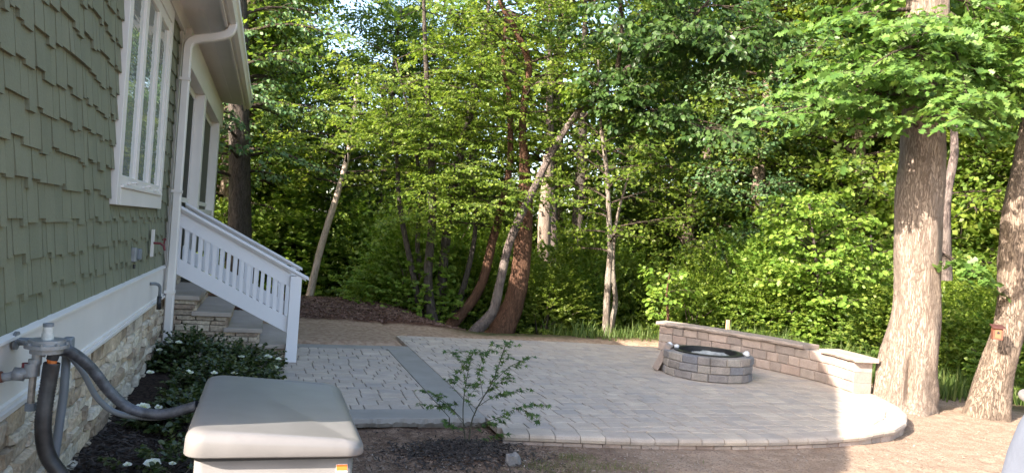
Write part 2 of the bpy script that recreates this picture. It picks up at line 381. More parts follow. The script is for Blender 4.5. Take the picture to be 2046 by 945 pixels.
# ---- patio ---------------------------------------------------------------
OUT = [(1.87, 5.60), (2.4, 5.50), (3.0, 5.40), (3.6, 5.34), (4.2, 5.31), (4.75, 5.33), (5.25, 5.42), (5.75, 5.58), (6.15, 5.83), (6.48, 6.15), (6.72, 6.5), (6.9, 6.95), (7.02, 7.4), (7.12, 7.9),
       (7.0, 8.6), (6.72, 9.3), (6.35, 9.95), (5.97, 10.35), (4.4, 10.68), (1.87, 10.85)]
def clip(poly, conv):
    out = [tuple(p) for p in poly]; n = len(conv)
    for i in range(n):
        a, b = conv[i], conv[(i+1) % n]; inp = out; out = []
        if not inp: return []
        def side(p): return (b[0]-a[0])*(p[1]-a[1])-(b[1]-a[1])*(p[0]-a[0])
        for k in range(len(inp)):
            p, q = inp[k], inp[(k+1) % len(inp)]; sp, sq = side(p), side(q)
            if sp >= 0: out.append(p)
            if sp*sq < 0:
                t = sp/(sp-sq); out.append((p[0]+(q[0]-p[0])*t, p[1]+(q[1]-p[1])*t))
    return out
def inset(poly, d):
    n = len(poly); out = []
    for i in range(n):
        a, b, c = np.array(poly[i-1]), np.array(poly[i]), np.array(poly[(i+1) % n])
        n1 = np.array([-(b-a)[1], (b-a)[0]]); n1 = n1/np.linalg.norm(n1)
        n2 = np.array([-(c-b)[1], (c-b)[0]]); n2 = n2/np.linalg.norm(n2)
        m_ = (n1+n2); m_ /= (1+n1@n2); out.append(tuple(b+m_*d))
    return out
def area(p): return 0.5*abs(sum(p[i][0]*p[(i+1) % len(p)][1]-p[(i+1) % len(p)][0]*p[i][1] for i in range(len(p))))
def poly_block(poly, z0, z1, bev):
    c = np.mean(np.array(poly), axis=0); n = len(poly)
    V = []
    pi = inset(poly, bev) if n < 5 else [tuple(np.array(p)+(c-np.array(p))/np.linalg.norm(c-np.array(p))*bev*1.3) for p in poly]
    for p in poly: V.append((p[0], p[1], z0))
    for p in poly: V.append((p[0], p[1], z1-bev*0.6))
    for p in pi: V.append((p[0], p[1], z1))
    F = [tuple(range(2*n, 3*n))]
    for a, b in ((0, n), (n, 2*n)):
        for k in range(n): F.append((a+k, a+(k+1) % n, b+(k+1) % n, b+k))
    return V, F

def laying(x0, x1, y0, y1, rs):
    """courses along x of mixed widths"""
    R = []; y = y0; k = 0
    while y < y1:
        d = 0.17 if k % 3 != 2 else 0.115
        x = x0 - rs.uniform(0, 0.2)
        while x < x1:
            wd = rs.choice([0.115, 0.17, 0.225, 0.225])
            R.append((x, y, x+wd, y+d)); x += wd
        y += d; k += 1
    return R
patio = mk('patio', [(p[0], p[1], -0.14) for p in inset(OUT, 0.05)] + [(p[0], p[1], -0.016) for p in inset(OUT, 0.05)],
           [tuple(range(len(OUT), 2*len(OUT)))] + [(i, (i+1) % len(OUT), len(OUT)+(i+1) % len(OUT), len(OUT)+i) for i in range(len(OUT))], JOINT)
patio['kind'] = 'structure'
def lay_pavers(parent, conv, rect, seed, limit, mat_, ang=0.0, name='paver'):
    rs = np.random.RandomState(seed); items = []
    for (x0, y0, x1, y1) in laying(*rect, rs):
        g = 0.004
        pl = clip([(x0+g, y0+g), (x1-g, y0+g), (x1-g, y1-g), (x0+g, y1-g)], conv)
        if len(pl) < 3 or area(pl) < 0.003: continue
        q = [pl[0]]
        for p in pl[1:]:
            if math.hypot(p[0]-q[-1][0], p[1]-q[-1][1]) > 0.004: q.append(p)
        if math.hypot(q[0][0]-q[-1][0], q[0][1]-q[-1][1]) < 0.004: q.pop()
        if len(q) < 3: continue
        full = len(q) == 4 and abs(area(q)-(x1-x0-2*g)*(y1-y0-2*g)) < 1e-5
        items.append((math.hypot((x0+x1)/2, (y0+y1)/2), q, full, (round(x1-x0, 3), round(y1-y0, 3)), ((x0+x1)/2, (y0+y1)/2)))
    items.sort(key=lambda t: t[0]); cache = {}; rest = MB(); nrest = 0
    for k, (d, q, full, key, c) in enumerate(items):
        dz = rs.uniform(-0.0025, 0.0015)
        if k < limit:
            if full:
                if key not in cache:
                    hx, hy = key[0]/2-0.004, key[1]/2-0.004
                    cache[key] = meshdata(name, *poly_block([(-hx, -hy), (hx, -hy), (hx, hy), (-hx, hy)], -0.05, 0, 0.006), mat_)
                M = Matrix.Translation((c[0], c[1], dz)) @ Matrix.Rotation(rs.uniform(-0.006, 0.006), 4, 'X') @ Matrix.Rotation(rs.uniform(-0.006, 0.006), 4, 'Y')
                ob(name, cache[key], parent, M)
            else:
                mk(name, *poly_block(q, -0.05, dz, 0.006), mat_, parent)
        else:
            rest.add(*poly_block(q, -0.05, dz, 0.006)); nrest += 1
    if nrest:
        o = rest.build('far_pavers', mat_, parent); o['kind'] = 'stuff'
INN = inset(OUT, 0.20)
INN[0] = (1.875, INN[0][1]); INN[-1] = (1.875, 10.84); INN[-2] = (4.4, 10.67); INN[-3] = (5.93, 10.33)
lay_pavers(patio, INN, (1.87, 7.1, 5.3, 10.9), 5, 262, PAVER)
# rounded edging course and the riser course beneath it
def edge_course():
    P = [np.array(p) for p in OUT[:15]]
    seg = [np.linalg.norm(P[i+1]-P[i]) for i in range(len(P)-1)]; L = sum(seg)
    def pt(s):
        for i, d in enumerate(seg):
            if s <= d or i == len(seg)-1: return P[i]+(P[i+1]-P[i])*(s/d)
            s -= d
    def nrm(s):
        a, b = pt(max(0, s-0.12)), pt(min(L-1e-6, s+0.12)); t = (b-a)/np.linalg.norm(b-a); return np.array([-t[1], t[0]])
    n = int(L/0.205); rs = np.random.RandomState(8)
    for k in range(n):
        a, b = k*L/n+0.003, (k+1)*L/n-0.003; V = []; m_ = 7
        prof = [(0.197, -0.055), (0.197, -0.004), (0.19, 0.0), (0.03, 0.0), (0.008, -0.008), (0.0, -0.028), (0.006, -0.052), (0.02, -0.06)]
        jz = rs.uniform(-0.003, 0.002)
        for s in (a, (a+b)/2, b):
            p, q = pt(s), nrm(s)
            for (u, z) in prof: V.append((p[0]+q[0]*u, p[1]+q[1]*u, z+jz))
        m_ = len(prof); F = []
        for r in range(2):
            for c in range(m_): F.append((r*m_+c, r*m_+(c+1) % m_, (r+1)*m_+(c+1) % m_, (r+1)*m_+c))
        F += [tuple(range(m_))[::-1], tuple(range(2*m_, 3*m_))]
        MB().add(V, F).build('edge_paver', PAVER, patio)
    n = int(L/0.16)
    for k in range(n):
        a, b = k*L/n+0.004, (k+1)*L/n-0.004; p0, p1, q0, q1 = pt(a), pt(b), nrm(a), nrm(b)
        j = rs.uniform(0.02, 0.03)
        A, B, C, D = p0+q0*j, p1+q1*j, p1+q1*0.09, p0+q0*0.09
        MB().hexa([(*A, -0.19), (*B, -0.19), (*C, -0.19), (*D, -0.19), (*A, -0.0635), (*B, -0.0635), (*C, -0.0635), (*D, -0.0635)]).build('riser_block', BLOCK, patio)
edge_course()

# ---- path from the stairs ---------------------------------------------------
path = MB().box(-0.6, 6.2, -0.12, 1.86, 9.86, -0.016).build('path', JOINT); path['kind'] = 'structure'
PR = [(-0.55, 6.42), (1.555, 6.42), (1.555, 9.60), (-0.55, 9.60)]
lay_pavers(path, PR, (-0.55, 1.56, 6.42, 9.6), 12, 290, PAVER)
def rough_slab(x0, y0, x1, y1, z0, z1, rs, front=None):
    """stone slab with a hand-split front edge"""
    nx = max(2, int((x1-x0)/0.03)); V = []; F = []
    mb = MB()
    if front == 'y':
        for i in range(nx+1):
            x = x0+(x1-x0)*i/nx
            a, b, c = rs.uniform(-0.012, 0.006, 3)
            V += [(x, y1, z0), (x, y0+0.02+a, z0), (x, y0+b, (z0+z1)/2+rs.uniform(-0.01, 0.01)), (x, y0+0.008+c*0.4, z1-0.004), (x, y0+0.016, z1), (x, y1, z1)]
        for i in range(nx):
            for c in range(6): F.append((i*6+c, i*6+(c+1) % 6, (i+1)*6+(c+1) % 6, (i+1)*6+c))
        F += [tuple(range(6))[::-1], tuple(range(nx*6, nx*6+6))]
        return mb.add(V, F)
    return mb.box(x0, y0, z0, x1, y1, z1)
rs = np.random.RandomState(4)
rough_slab(-0.5, 6.10, 0.52, 6.413, -0.075, 0.002, rs, 'y').build('border_slab', BLUE, path)
rough_slab(0.528, 6.10, 1.548, 6.413, -0.075, 0.001, rs, 'y').build('border_slab', BLUE, path)
rough_slab(1.556, 6.10, 1.864, 6.413, -0.075, 0.002, rs, 'y').build('border_slab', BLUE, path)
MB().box(1.562, 6.419, -0.05, 1.864, 9.603, 0.001).build('border_slab', BLUE, path, bevel=0.004)
MB().box(-0.5, 9.609, -0.05, 1.50, 9.86, 0.001).build('border_slab', BLUE, path, bevel=0.004)
MB().box(1.507, 9.609, -0.05, 1.864, 9.86, 0.002).build('border_slab', BLUE, path, bevel=0.004)
MB().box(1.30, 6.14, -0.135, 1.86, 6.4, -0.079).build('footing_slab', CAPM, path)

# ---- seat wall --------------------------------------------------------------
WC = smoothpath([(5.74, 10.12, 0), (6.18, 9.40, 0), (6.50, 8.70, 0), (6.68, 8.05, 0), (6.72, 7.6, 0), (6.66, 7.13, 0)], 200)[:, :2]
WL = np.concatenate([[0], np.cumsum(np.linalg.norm(np.diff(WC, axis=0), axis=1))]); WT = WL[-1]
def wpt(s):
    x = np.interp(s, WL, WC[:, 0]); y = np.interp(s, WL, WC[:, 1])
    a = np.array([np.interp(s-0.1, WL, WC[:, 0]), np.interp(s-0.1, WL, WC[:, 1])]); b = np.array([np.interp(s+0.1, WL, WC[:, 0]), np.interp(s+0.1, WL, WC[:, 1])])
    t = (b-a)/np.linalg.norm(b-a); return np.array([x, y]), np.array([-t[1], t[0]])
def course_block(a, b, z0, z1, dep, rs, pt, face=0.012, wob=0.004):
    """block of a curved course with a chamfered, uneven show face"""
    (A, na), (B, nb) = pt(a), pt(b); t = (B-A)/np.linalg.norm(B-A)
    V = []
    for off, e in ((dep, 0.0), (face, 0.0), (0.0, face*0.9)):
        for (P, N, sg, z, sz) in ((A, na, 1, z0, 1), (B, nb, -1, z0, 1), (B, nb, -1, z1, -1), (A, na, 1, z1, -1)):
            q = P + N*(off + (rs.uniform(-wob, wob) if off == 0 else 0)) + t*sg*e
            V.append((q[0], q[1], z+sz*e))
    F = [(3, 2, 1, 0), (8, 9, 10, 11)]
    for a_, b_ in ((0, 4), (4, 8)):
        for k in range(4): F.append((a_+k, a_+(k+1) % 4, b_+(k+1) % 4, b_+k))
    return MB().add(V, F)
wall = thing('seat_wall', 'curved low block seat wall with stone coping behind the round fire pit', 'wall', (6.53, 8.68, 0))
rs = np.random.RandomState(21)
# wpt's normal: want it pointing away from the camera side (+x)
def wpt_out(s):
    p, nn = wpt(s); 
    return (p, nn if nn[0] > 0 else -nn)
for c in range(3):
    s = 0.0; z0, z1 = c*0.124+0.0015, (c+1)*0.124-0.0015
    while s < WT-0.02:
        ln = rs.choice([0.17, 0.23, 0.30]); 
        if WT-(s+ln) < 0.12: ln = WT-s
        course_block(s+0.002, s+ln-0.002, z0, z1, 0.24, rs, wpt_out).build('block', BLOCK, wall); s += ln
def coping(s0, s1, ov, z0, z1, seed, endov=0.0, n=12):
    rs = np.random.RandomState(seed); V = []; F = []
    for i in range(n+1):
        s = s0+(s1-s0)*i/n; (p, q) = wpt_out(min(max(s, 0), WT)); t = np.array([q[1], -q[0]])
        if s < 0 or s > WT: p = p+(WC[-1]-WC[-2])/np.linalg.norm(WC[-1]-WC[-2])*(s-WT) if s > WT else p-(WC[1]-WC[0])/np.linalg.norm(WC[1]-WC[0])*(-s)
        a, b, c = rs.uniform(-0.008, 0.008, 3)
        for (u, z) in ((0.27, z0), (-ov+0.012+a, z0), (-ov+b, (z0+z1)/2), (-ov+0.012+c, z1-0.004), (-ov+0.03, z1), (0.27, z1)): V.append((p[0]+q[0]*u, p[1]+q[1]*u, z))
    for i in range(n):
        for c in range(6): F.append((i*6+c, i*6+(c+1) % 6, (i+1)*6+(c+1) % 6, (i+1)*6+c))
    F += [tuple(range(6))[::-1], tuple(range(n*6, n*6+6))]
    return MB().add(V, F)
coping(-0.04, 1.15, 0.04, 0.374, 0.425, 1).build('coping_stone', CAPM, wall)
coping(1.156, 2.32, 0.04, 0.374, 0.423, 2).build('coping_stone', CAPM, wall)
coping(WT-0.62, WT+0.07, 0.05, 0.374, 0.425, 3).build('coping_stone', CAPM, wall)

# ---- fire pit ---------------------------------------------------------------
PC, PR_ = np.array([5.33, 8.15]), 0.56
pit = thing('fire_pit', 'round fire pit of charcoal and tan blocks on the patio', 'fire pit', (PC[0], PC[1], 0))
def ppt(s):
    a = s/PR_; d = np.array([math.cos(a), math.sin(a)]); return (PC+d*PR_, -d)
rs = np.random.RandomState(33)
for c in range(3):
    a = rs.uniform(0, 0.3); end = a+2*math.pi*PR_; z0, z1 = c*0.096+0.002, (c+1)*0.096-0.002
    while a < end-0.01:
        ln = rs.choice([0.15, 0.2, 0.245])
        if end-(a+ln) < 0.1: ln = end-a
        course_block(a+0.002, a+ln-0.002, z0, z1, 0.19, rs, ppt, 0.012, 0.005).build('block', PITB, pit); a += ln
th = np.linspace(0, 2*math.pi, 49)[:-1]
def ringmesh(r0, z0, r1, z1, r2, z2, r3, z3):
    V = []; F = []; n = len(th)
    for (r, z) in ((r0, z0), (r1, z1), (r2, z2), (r3, z3)): V += [(PC[0]+r*math.cos(t), PC[1]+r*math.sin(t), z) for t in th]
    for k in range(4):
        for i in range(n): F.append((k*n+i, k*n+(i+1) % n, ((k+1) % 4)*n+(i+1) % n, ((k+1) % 4)*n+i))
    return MB().add(V, F)
ringmesh(0.362, 0.02, 0.362, 0.30, 0.355, 0.30, 0.355, 0.02).build('metal_liner', BLACKM, pit)
ringmesh(0.425, 0.291, 0.425, 0.302, 0.3645, 0.302, 0.3645, 0.291).build('liner_flange', BLACKM, pit)
MB().add([(PC[0]+0.35*math.cos(t), PC[1]+0.35*math.sin(t), 0.06) for t in th], [tuple(range(48))]).build('pit_floor', DARKIN, pit)
# things in and on the pit
def lump(cx, cy, cz, rx, ry, rz, seed, rot=0.0, n=14, m=9, amp=0.25):
    rs = np.random.RandomState(seed); V = []; F = []
    import mathutils.noise as mn
    for i in range(m+1):
        ph = math.pi*i/m
        for j in range(n):
            t = 2*math.pi*j/n; d = Vector((math.sin(ph)*math.cos(t), math.sin(ph)*math.sin(t), math.cos(ph)))
            k = 1+amp*mn.noise(d*2.3+Vector((seed, 0, 0)))+amp*0.5*mn.noise(d*6+Vector((0, seed, 0)))
            x, y, z = d.x*rx*k, d.y*ry*k, d.z*rz*k
            V.append((cx+x*math.cos(rot)-y*math.sin(rot), cy+x*math.sin(rot)+y*math.cos(rot), cz+z))
    for i in range(m):
        for j in range(n): F.append((i*n+j, i*n+(j+1) % n, (i+1)*n+(j+1) % n, (i+1)*n+j))
    return np.array(V), F
tag(mk('wrapped_bundle', *lump(5.36, 8.12, 0.235, 0.27, 0.085, 0.05, 5, -0.42, 24, 12, 0.6), plainmat('dull_wrap', (0.30, 0.30, 0.29), 0.6, 0.35, 14, bump=0.8, bscale=30), None, True), 'long crumpled white wrapped bundle lying inside the fire pit', 'bundle')
bb = at(1353, 691, z=0.31)
for k, (px, py, sc_, lab) in enumerate([(1348, 691, 0.036, 'rounded white plastic piece at the left end of the fire pit rim'), (1364, 694, 0.028, 'smaller flatter white plastic piece just right of the round one on the fire pit rim'), (1493, 708, 0.036, 'white plastic piece on the right edge of the fire pit rim')]):
    q = at(px, py, z=0.315)
    if k == 2: q = np.array([PC[0]+0.33, PC[1]-0.33, 0.315])
    if k == 0: q = np.array([PC[0]-0.39, PC[1]+0.27, 0.315])
    if k == 1: q = np.array([PC[0]-0.32, PC[1]+0.21, 0.31])
    tag(mk('plastic_piece', *lump(q[0], q[1], 0.289+sc_*0.9, sc_*1.2, sc_, sc_, 9+k), PLASTW, None, True), lab, 'plastic piece')
# loose coping stone leaning on the pit
t = np.array([0.75, -0.66]); t /= np.linalg.norm(t); q = np.array([0.66, 0.75]); q /= np.linalg.norm(q)
ls = MB(); B0 = np.array([4.70, 8.40]); U = np.array([t[0]*0.42, t[1]*0.42, 0.907]); N = np.array([t[0]*0.907, t[1]*0.907, -0.42])
P = []
for hh in (0, 0.35):
    for (a, b) in ((0, 0), (0.085, 0), (0.085, 0.28), (0, 0.28)):
        P.append(tuple(np.array([B0[0], B0[1], 0.037]) + U*hh + N*a + np.array([q[0], q[1], 0])*b))
lso = ls.hexa(P).build('leaning_coping_stone', CAPM, None, bevel=0.008)
tag(lso, 'loose rough edged coping stone leaning against the left side of the fire pit', 'stone')

# ------------------------------------------------------------------ house
house = thing('house', 'green shingled house with white trim, stone base, stairs and porch', 'house', (-1, 5.7, 0))
PENT = [(2.75, 0), (8.6, 0), (8.6, 3.59), (7.9, 3.65), (5.73, 5.82), (2.75, 3.24)]
hw = MB().prism(PENT, 'x', -7.0, -1.02).build('wall', SHEATH, house)
roof = MB().prism([(2.52, 3.22), (5.73, 6.0), (8.05, 3.66), (7.9, 3.66), (5.73, 5.83), (2.52, 3.05)], 'x', -7.2, -0.8).build('roof', ROOFM, house)
# gable face above the eave, shingled courses
gf = MB()
for k in range(22):
    z = 3.62+k*0.165; hw2 = (5.93-z)/0.895 if z > 3.35 else 3
    y0, y1 = 5.73-hw2*0.98, 5.73+hw2*0.98
    if y1-y0 > 0.1: gf.hexa([(-1.019, y0, z), (-0.99, y0, z), (-0.99, y1, z), (-1.019, y1, z), (-1.019, y0+0.1, z+0.17), (-1.012, y0+0.1, z+0.17), (-1.012, y1-0.1, z+0.17), (-1.019, y1-0.1, z+0.17)])
gfo = gf.build('gable_shingles', SHING, house); gfo['kind'] = 'stuff'
# shingles
def shingles():
    rs = np.random.RandomState(7); items = []
    WY0, WY1, WZ0, WZ1 = 5.55, 7.72, 1.57, 3.42
    for r in range(16):
        z = 1.0+r*0.1635; y = 2.75-rs.uniform(0, 0.15)
        while y < 8.52:
            wd = float(rs.choice([0.062, 0.085, 0.11, 0.14, 0.175], p=[0.2, 0.24, 0.24, 0.2, 0.12])); 
            a, b = max(y, 2.75), min(y+wd, 8.52); y += wd
            if b-a < 0.03: continue
            dz = 0.0 if r == 0 else -float(rs.choice([0, 0.012, 0.03, 0.045]))
            z0, z1 = z+dz, z+0.185
            if b > WY0 and a < WY1 and z1 > WZ0 and z0 < WZ1:
                if z0 < WZ0 and z1 > WZ0+0.02: z1 = WZ0+0.0
                elif z0 < WZ1 < z1: z0 = WZ1
                elif a < WY0: b = WY0
                elif b > WY1: a = WY1
                else: continue
                if b-a < 0.02 or z1-z0 < 0.03: continue
            items.append((a, b, z0, z1))
    items.sort(key=lambda t: t[0]+0.9*max(0, t[2]-2.7)+ (4 if t[0] < 3.3 else 0))
    cache = {}; rest = MB()
    for k, (a, b, z0, z1) in enumerate(items):
        wd, h = b-a-0.0055, z1-z0; y = (a+b)/2
        tilt = rs.uniform(0.0, 0.006)
        V = [(-0.019, -wd/2, 0), (0.009+tilt, -wd/2, 0), (0.009+tilt, wd/2, 0), (-0.019, wd/2, 0), (-0.019, -wd/2, h), (-0.010, -wd/2, h), (-0.010, wd/2, h), (-0.019, wd/2, h)]
        F = [(0, 3, 2, 1), (4, 5, 6, 7), (0, 1, 5, 4), (1, 2, 6, 5), (2, 3, 7, 6), (3, 0, 4, 7)]
        if k < 300:
            key = (round(wd, 3), round(h, 3), round(tilt*500))
            if key not in cache:
                m_ = meshdata('shingle', V, F, SHING); cache[key] = m_
            ob('shingle', cache[key], hw, Matrix.Translation((-1.0, y, z0)))
        else:
            rest.add([(-1.0+v[0], y+v[1], z0+v[2]) for v in V], F)
    o = rest.build('far_shingles', SHING, hw); o['kind'] = 'stuff'
shingles()
# base trim board, corner trim
MB().prism([(-1.03, 0.70), (-0.962, 0.70), (-0.962, 0.715), (-0.975, 0.72), (-0.975, 0.975), (-0.955, 0.98), (-0.955, 0.992), (-0.985, 1.003), (-1.03, 1.003)], 'y', 2.73, 8.62).build('trim_board', WHITE, house)
MB().prism([(-1.03, 0.68), (-0.945, 0.68), (-0.945, 0.699), (-1.03, 0.699)], 'y', 2.73, 8.62).build('base_flashing', WHITE, house)
MB().box(-1.03, 8.52, 1.004, -0.972, 8.62, 3.6).build('corner_board', WHITE, house)
# window
win = MB().box(-1.019, 5.70, 1.72, -1.010, 7.58, 3.30).build('window', DARKIN, house)
cas = MB()
cas.box(-1.018, 5.55, 1.572, -0.962, 5.665, 3.42); cas.box(-1.018, 7.60, 1.572, -0.962, 7.72, 3.42)
cas.box(-1.018, 5.665, 1.572, -0.96, 7.60, 1.69); cas.box(-1.018, 5.665, 3.29, -0.96, 7.60, 3.42)
cas.build('window_trim', WHITE, win, bevel=0.004)
MB().box(-1.017, 5.665, 1.691, -0.945, 7.60, 1.712).build('sill', WHITE, win, bevel=0.004)
sp = (7.60-5.665)/3
for k in range(3):
    y0 = 5.665+k*sp; y1 = y0+sp
    s = MB(); fw = 0.062
    s.box(-1.008, y0+0.002, 1.714, -0.97, y0+fw, 3.288); s.box(-1.008, y1-fw, 1.714, -0.97, y1-0.002, 3.288)
    s.box(-1.008, y0+fw, 1.714, -0.971, y1-fw, 1.78); s.box(-1.008, y0+fw, 3.2, -0.971, y1-fw, 3.288)
    s.build('sash', WHITE, win, bevel=0.005)
    MB().box(-1.007, y0+fw-0.005, 1.775, -0.9915, y1-fw+0.005, 3.205).build('pane', GLASS, win)
    h = MB(); h.box(-0.969, (y0+y1)/2-0.05, 1.722, -0.95, (y0+y1)/2+0.02, 1.742); h.tube([(-0.955, (y0+y1)/2, 1.735), (-0.925, (y0+y1)/2+0.04, 1.742), (-0.93, (y0+y1)/2+0.10, 1.735)], 0.006, 6)
    h.build('crank_handle', WHITE, win)
# foundation stones
found = MB().box(-1.6, 2.75, -0.3, -1.018, 8.6, 0.679).build('foundation', MORTAR, house)
rs = np.random.RandomState(11); POOLS = pool('stone', LEDGE, 10, 2, bev=0.10, jit=0.09, bz=0.35)
items = []; z = -0.05
while z < 0.665:
    h = min(float(rs.choice([0.055, 0.075, 0.095])), 0.678-z); 
    if 0.678-(z+h) < 0.04: h = 0.678-z
    y = 2.8+rs.uniform(-0.1, 0)
    while y < 8.58:
        ln = rs.uniform(0.10, 0.32); ln = min(ln, 8.6-y)
        items.append((y, ln, z, h)); y += ln
    z += h
items.sort(key=lambda t: (t[0] < 3.2, t[0]))
rest = MB()
for k, (y, ln, z, h) in enumerate(items):
    if ln < 0.03: continue
    pr = rs.uniform(0.035, 0.08); an = rs.uniform(-0.06, 0.06)
    M = frame_mat((-1.021, y+ln/2, z+h/2), (0, (ln-0.006)*math.cos(an), (ln-0.006)*math.sin(an)*0.5), (0, -0.0*h, (h-0.005)), (pr, 0, 0))
    if k < 298: ob('stone', POOLS[rs.randint(10)], found, M)
    else:
        V, F = unit_block(rs, 0.1, 0.09, 0.35); rest.add([tuple(M @ Vector(v)) for v in V], F)
if rest.V: o = rest.build('small_stones', LEDGE, found); o['kind'] = 'stuff'

# eave along the front and porch roof
EY0, EY1 = 5.2, 14.7
eave = MB().box(-1.0, EY0, 3.60, -0.54, EY1, 3.62).build('soffit', WHITE, house)
MB().box(-0.56, EY0, 3.50, -0.535, EY1, 3.70).build('fascia', WHITE, house)
MB().box(-0.995, EY0, 3.43, -0.955, EY1, 3.599).build('frieze_board', WHITE, house)
MB().box(-0.80, 8.2, 3.592, -0.76, EY1-0.1, 3.5995).build('soffit_strip', WHITE, house)
gut = MB().prism([(-0.534, 3.685), (-0.534, 3.545), (-0.50, 3.53), (-0.455, 3.545), (-0.435, 3.60), (-0.415, 3.625), (-0.415, 3.685), (-0.425, 3.685), (-0.428, 3.635), (-0.445, 3.605), (-0.463, 3.556), (-0.50, 3.545), (-0.524, 3.555), (-0.524, 3.685)], 'y', EY0+0.8, EY1+0.02).build('gutter', WHITE, house)
for yy in np.arange(EY0+1.1, EY1, 0.9): MB().box(-0.53, yy, 3.66, -0.42, yy+0.02, 3.672).build('gutter_hanger', WHITE, gut)
ds = MB()
def rectpipe(mb, pts, wa, wb):
    pts = [np.array(p, float) for p in pts]; V = []; F = []
    for i, p in enumerate(pts):
        t = pts[min(i+1, len(pts)-1)]-pts[max(i-1, 0)]; t /= np.linalg.norm(t); s = np.array([0, 1.0, 0]); c = np.cross(t, s); c /= np.linalg.norm(c)
        for (a, b) in ((-1, -0.7), (-0.7, -1), (0.7, -1), (1, -0.7), (1, 0.7), (0.7, 1), (-0.7, 1), (-1, 0.7)): V.append(p+s*a*wa/2+c*b*wb/2)
    for i in range(len(pts)-1):
        for k in range(8): F.append((i*8+k, i*8+(k+1) % 8, (i+1)*8+(k+1) % 8, (i+1)*8+k))
    F += [tuple(range(8))[::-1], tuple(range(len(V)-8, len(V)))]
    mb.add(V, F)
DY = 8.40
dpath = smoothpath([(-0.49, DY, 3.56), (-0.49, DY, 3.51), (-0.53, DY, 3.44), (-0.66, DY, 3.385), (-0.82, DY, 3.34), (-0.895, DY, 3.28), (-0.905, DY, 3.15)], 26)
rectpipe(ds, list(dpath)+[(-0.905, DY, 2.0), (-0.905, DY, 0.12), (-0.86, DY, 0.05), (-0.76, DY, 0.03)], 0.10, 0.085)
dso = ds.build('downspout', WHITE, house)
for z in (2.9, 1.75, 0.72): MB().box(-0.957, DY-0.058, z, -0.858, DY+0.058, z+0.03).build('strap', WHITE, dso)
# porch: deck, back wall, beam, pillars, screens and shade sheet, roof
MB().box(-4.0, 8.62, -0.3, -1.25, 14.6, 0.92).build('porch_deck', MORTAR, house)
MB().box(-4.1, 8.62, 0.925, -4.0, 14.6, 3.55).build('porch_back_wall', SHING, house)
MB().box(-4.0, 8.65, 3.50, -1.02, 14.6, 3.53).build('porch_ceiling', WHITE, house)
MB().box(-1.12, 8.63, 3.12, -0.90, 14.58, 3.498).build('porch_beam', WHITE, house, bevel=0.006)
for (a, b) in ((10.70, 10.96), (13.72, 13.97)):
    MB().box(-1.12, a, 0.93, -0.90, b, 3.118).build('porch_pillar', WHITE, house, bevel=0.006)
MB().box(-1.08, 8.63, 0.95, -1.0, 8.80, 3.118).build('porch_jamb', WHITE, house)
for (a, b) in ((8.81, 10.69), (10.97, 13.71)):
    sc = MB().box(-1.04, a, 0.95, -1.03, b, 3.115).build('porch_screen_or_shade', SCREENM if a > 9 else DARKIN, house)  # sheet above the stairs is no screen: its black paints the opening's shade
    fr = MB(); fr.box(-1.055, a, 3.03, -1.015, b, 3.112); fr.box(-1.055, a, 1.68, -1.012, b, 1.74); fr.box(-1.056, a+0.001, 0.96, -1.014, a+0.05, 3.029); fr.box(-1.056, b-0.05, 0.96, -1.014, b-0.001, 3.029)
    fr.build('screen_frame', WHITE, sc)
MB().box(-1.10, 10.97, 1.55, -0.92, 13.71, 1.62).build('porch_rail', WHITE, house)
MB().prism([(-0.53, 3.72), (-5.0, 5.4), (-5.0, 5.25), (-0.53, 3.60)], 'y', 8.75, EY1).build('porch_roof', ROOFM, house)
MB().prism([(-0.53, 3.72), (-1.0, 3.92), (-1.0, 3.80), (-0.53, 3.63)], 'y', EY0, 8.74).build('pent_roof', ROOFM, house)
MB().prism([(-9.5, 3.7), (-5.0, 5.4), (-5.0, 5.25), (-9.5, 3.5)], 'y', 8.75, EY1).build('rear_roof', ROOFM, house)
MB().box(-9.4, 8.9, -0.3, -4.11, 14.55, 3.65).build('rear_wall', SHING, house)

# stairs
stair = MB()
SX = [0.33, 0.0, -0.33, -0.66, -0.99]; SZ = [0.18, 0.345, 0.51, 0.675, 0.84]
for x, z in zip(SX, SZ): stair.box(-1.24, 8.70, -0.1, x-0.04, 10.30, z-0.048-0.001*abs(x))
stair = stair.build('staircase', MORTAR, house)
for k, (x, z) in enumerate(zip(SX, SZ)):
    x0 = SX[k+1]-0.05 if k < 4 else -1.24
    s_ = MB().box(x0, 8.63, z-0.046, x+0.02, 10.34, z)
    s_.build('tread', BLUEB, stair, bevel=0.006)
rs = np.random.RandomState(17); SP = pool('stone', CHEEK, 8, 6, bev=0.06, jit=0.05, bz=0.3)
z = 0.0; zb = [0.0, 0.068, 0.133, 0.20, 0.255, 0.30, 0.37, 0.415, 0.464, 0.53, 0.582, 0.629, 0.70, 0.75, 0.793]
for i in range(len(zb)-1):
    z0, z1 = zb[i], zb[i+1]
    xr = max([x for x, zt in zip(SX, SZ) if zt-0.046 >= z1-0.003] or [-1.1])-0.02
    x = xr
    while x > -1.2:
        ln = rs.uniform(0.10, 0.30); ln = min(ln, x+1.24)
        if ln < 0.04: break
        M = frame_mat((x-ln/2, 8.702, (z0+z1)/2), (ln-0.007, 0, 0), (0, 0, z1-z0-0.006), (0, -rs.uniform(0.03, 0.05), 0))
        ob('stone', SP[rs.randint(8)], stair, M); x -= ln
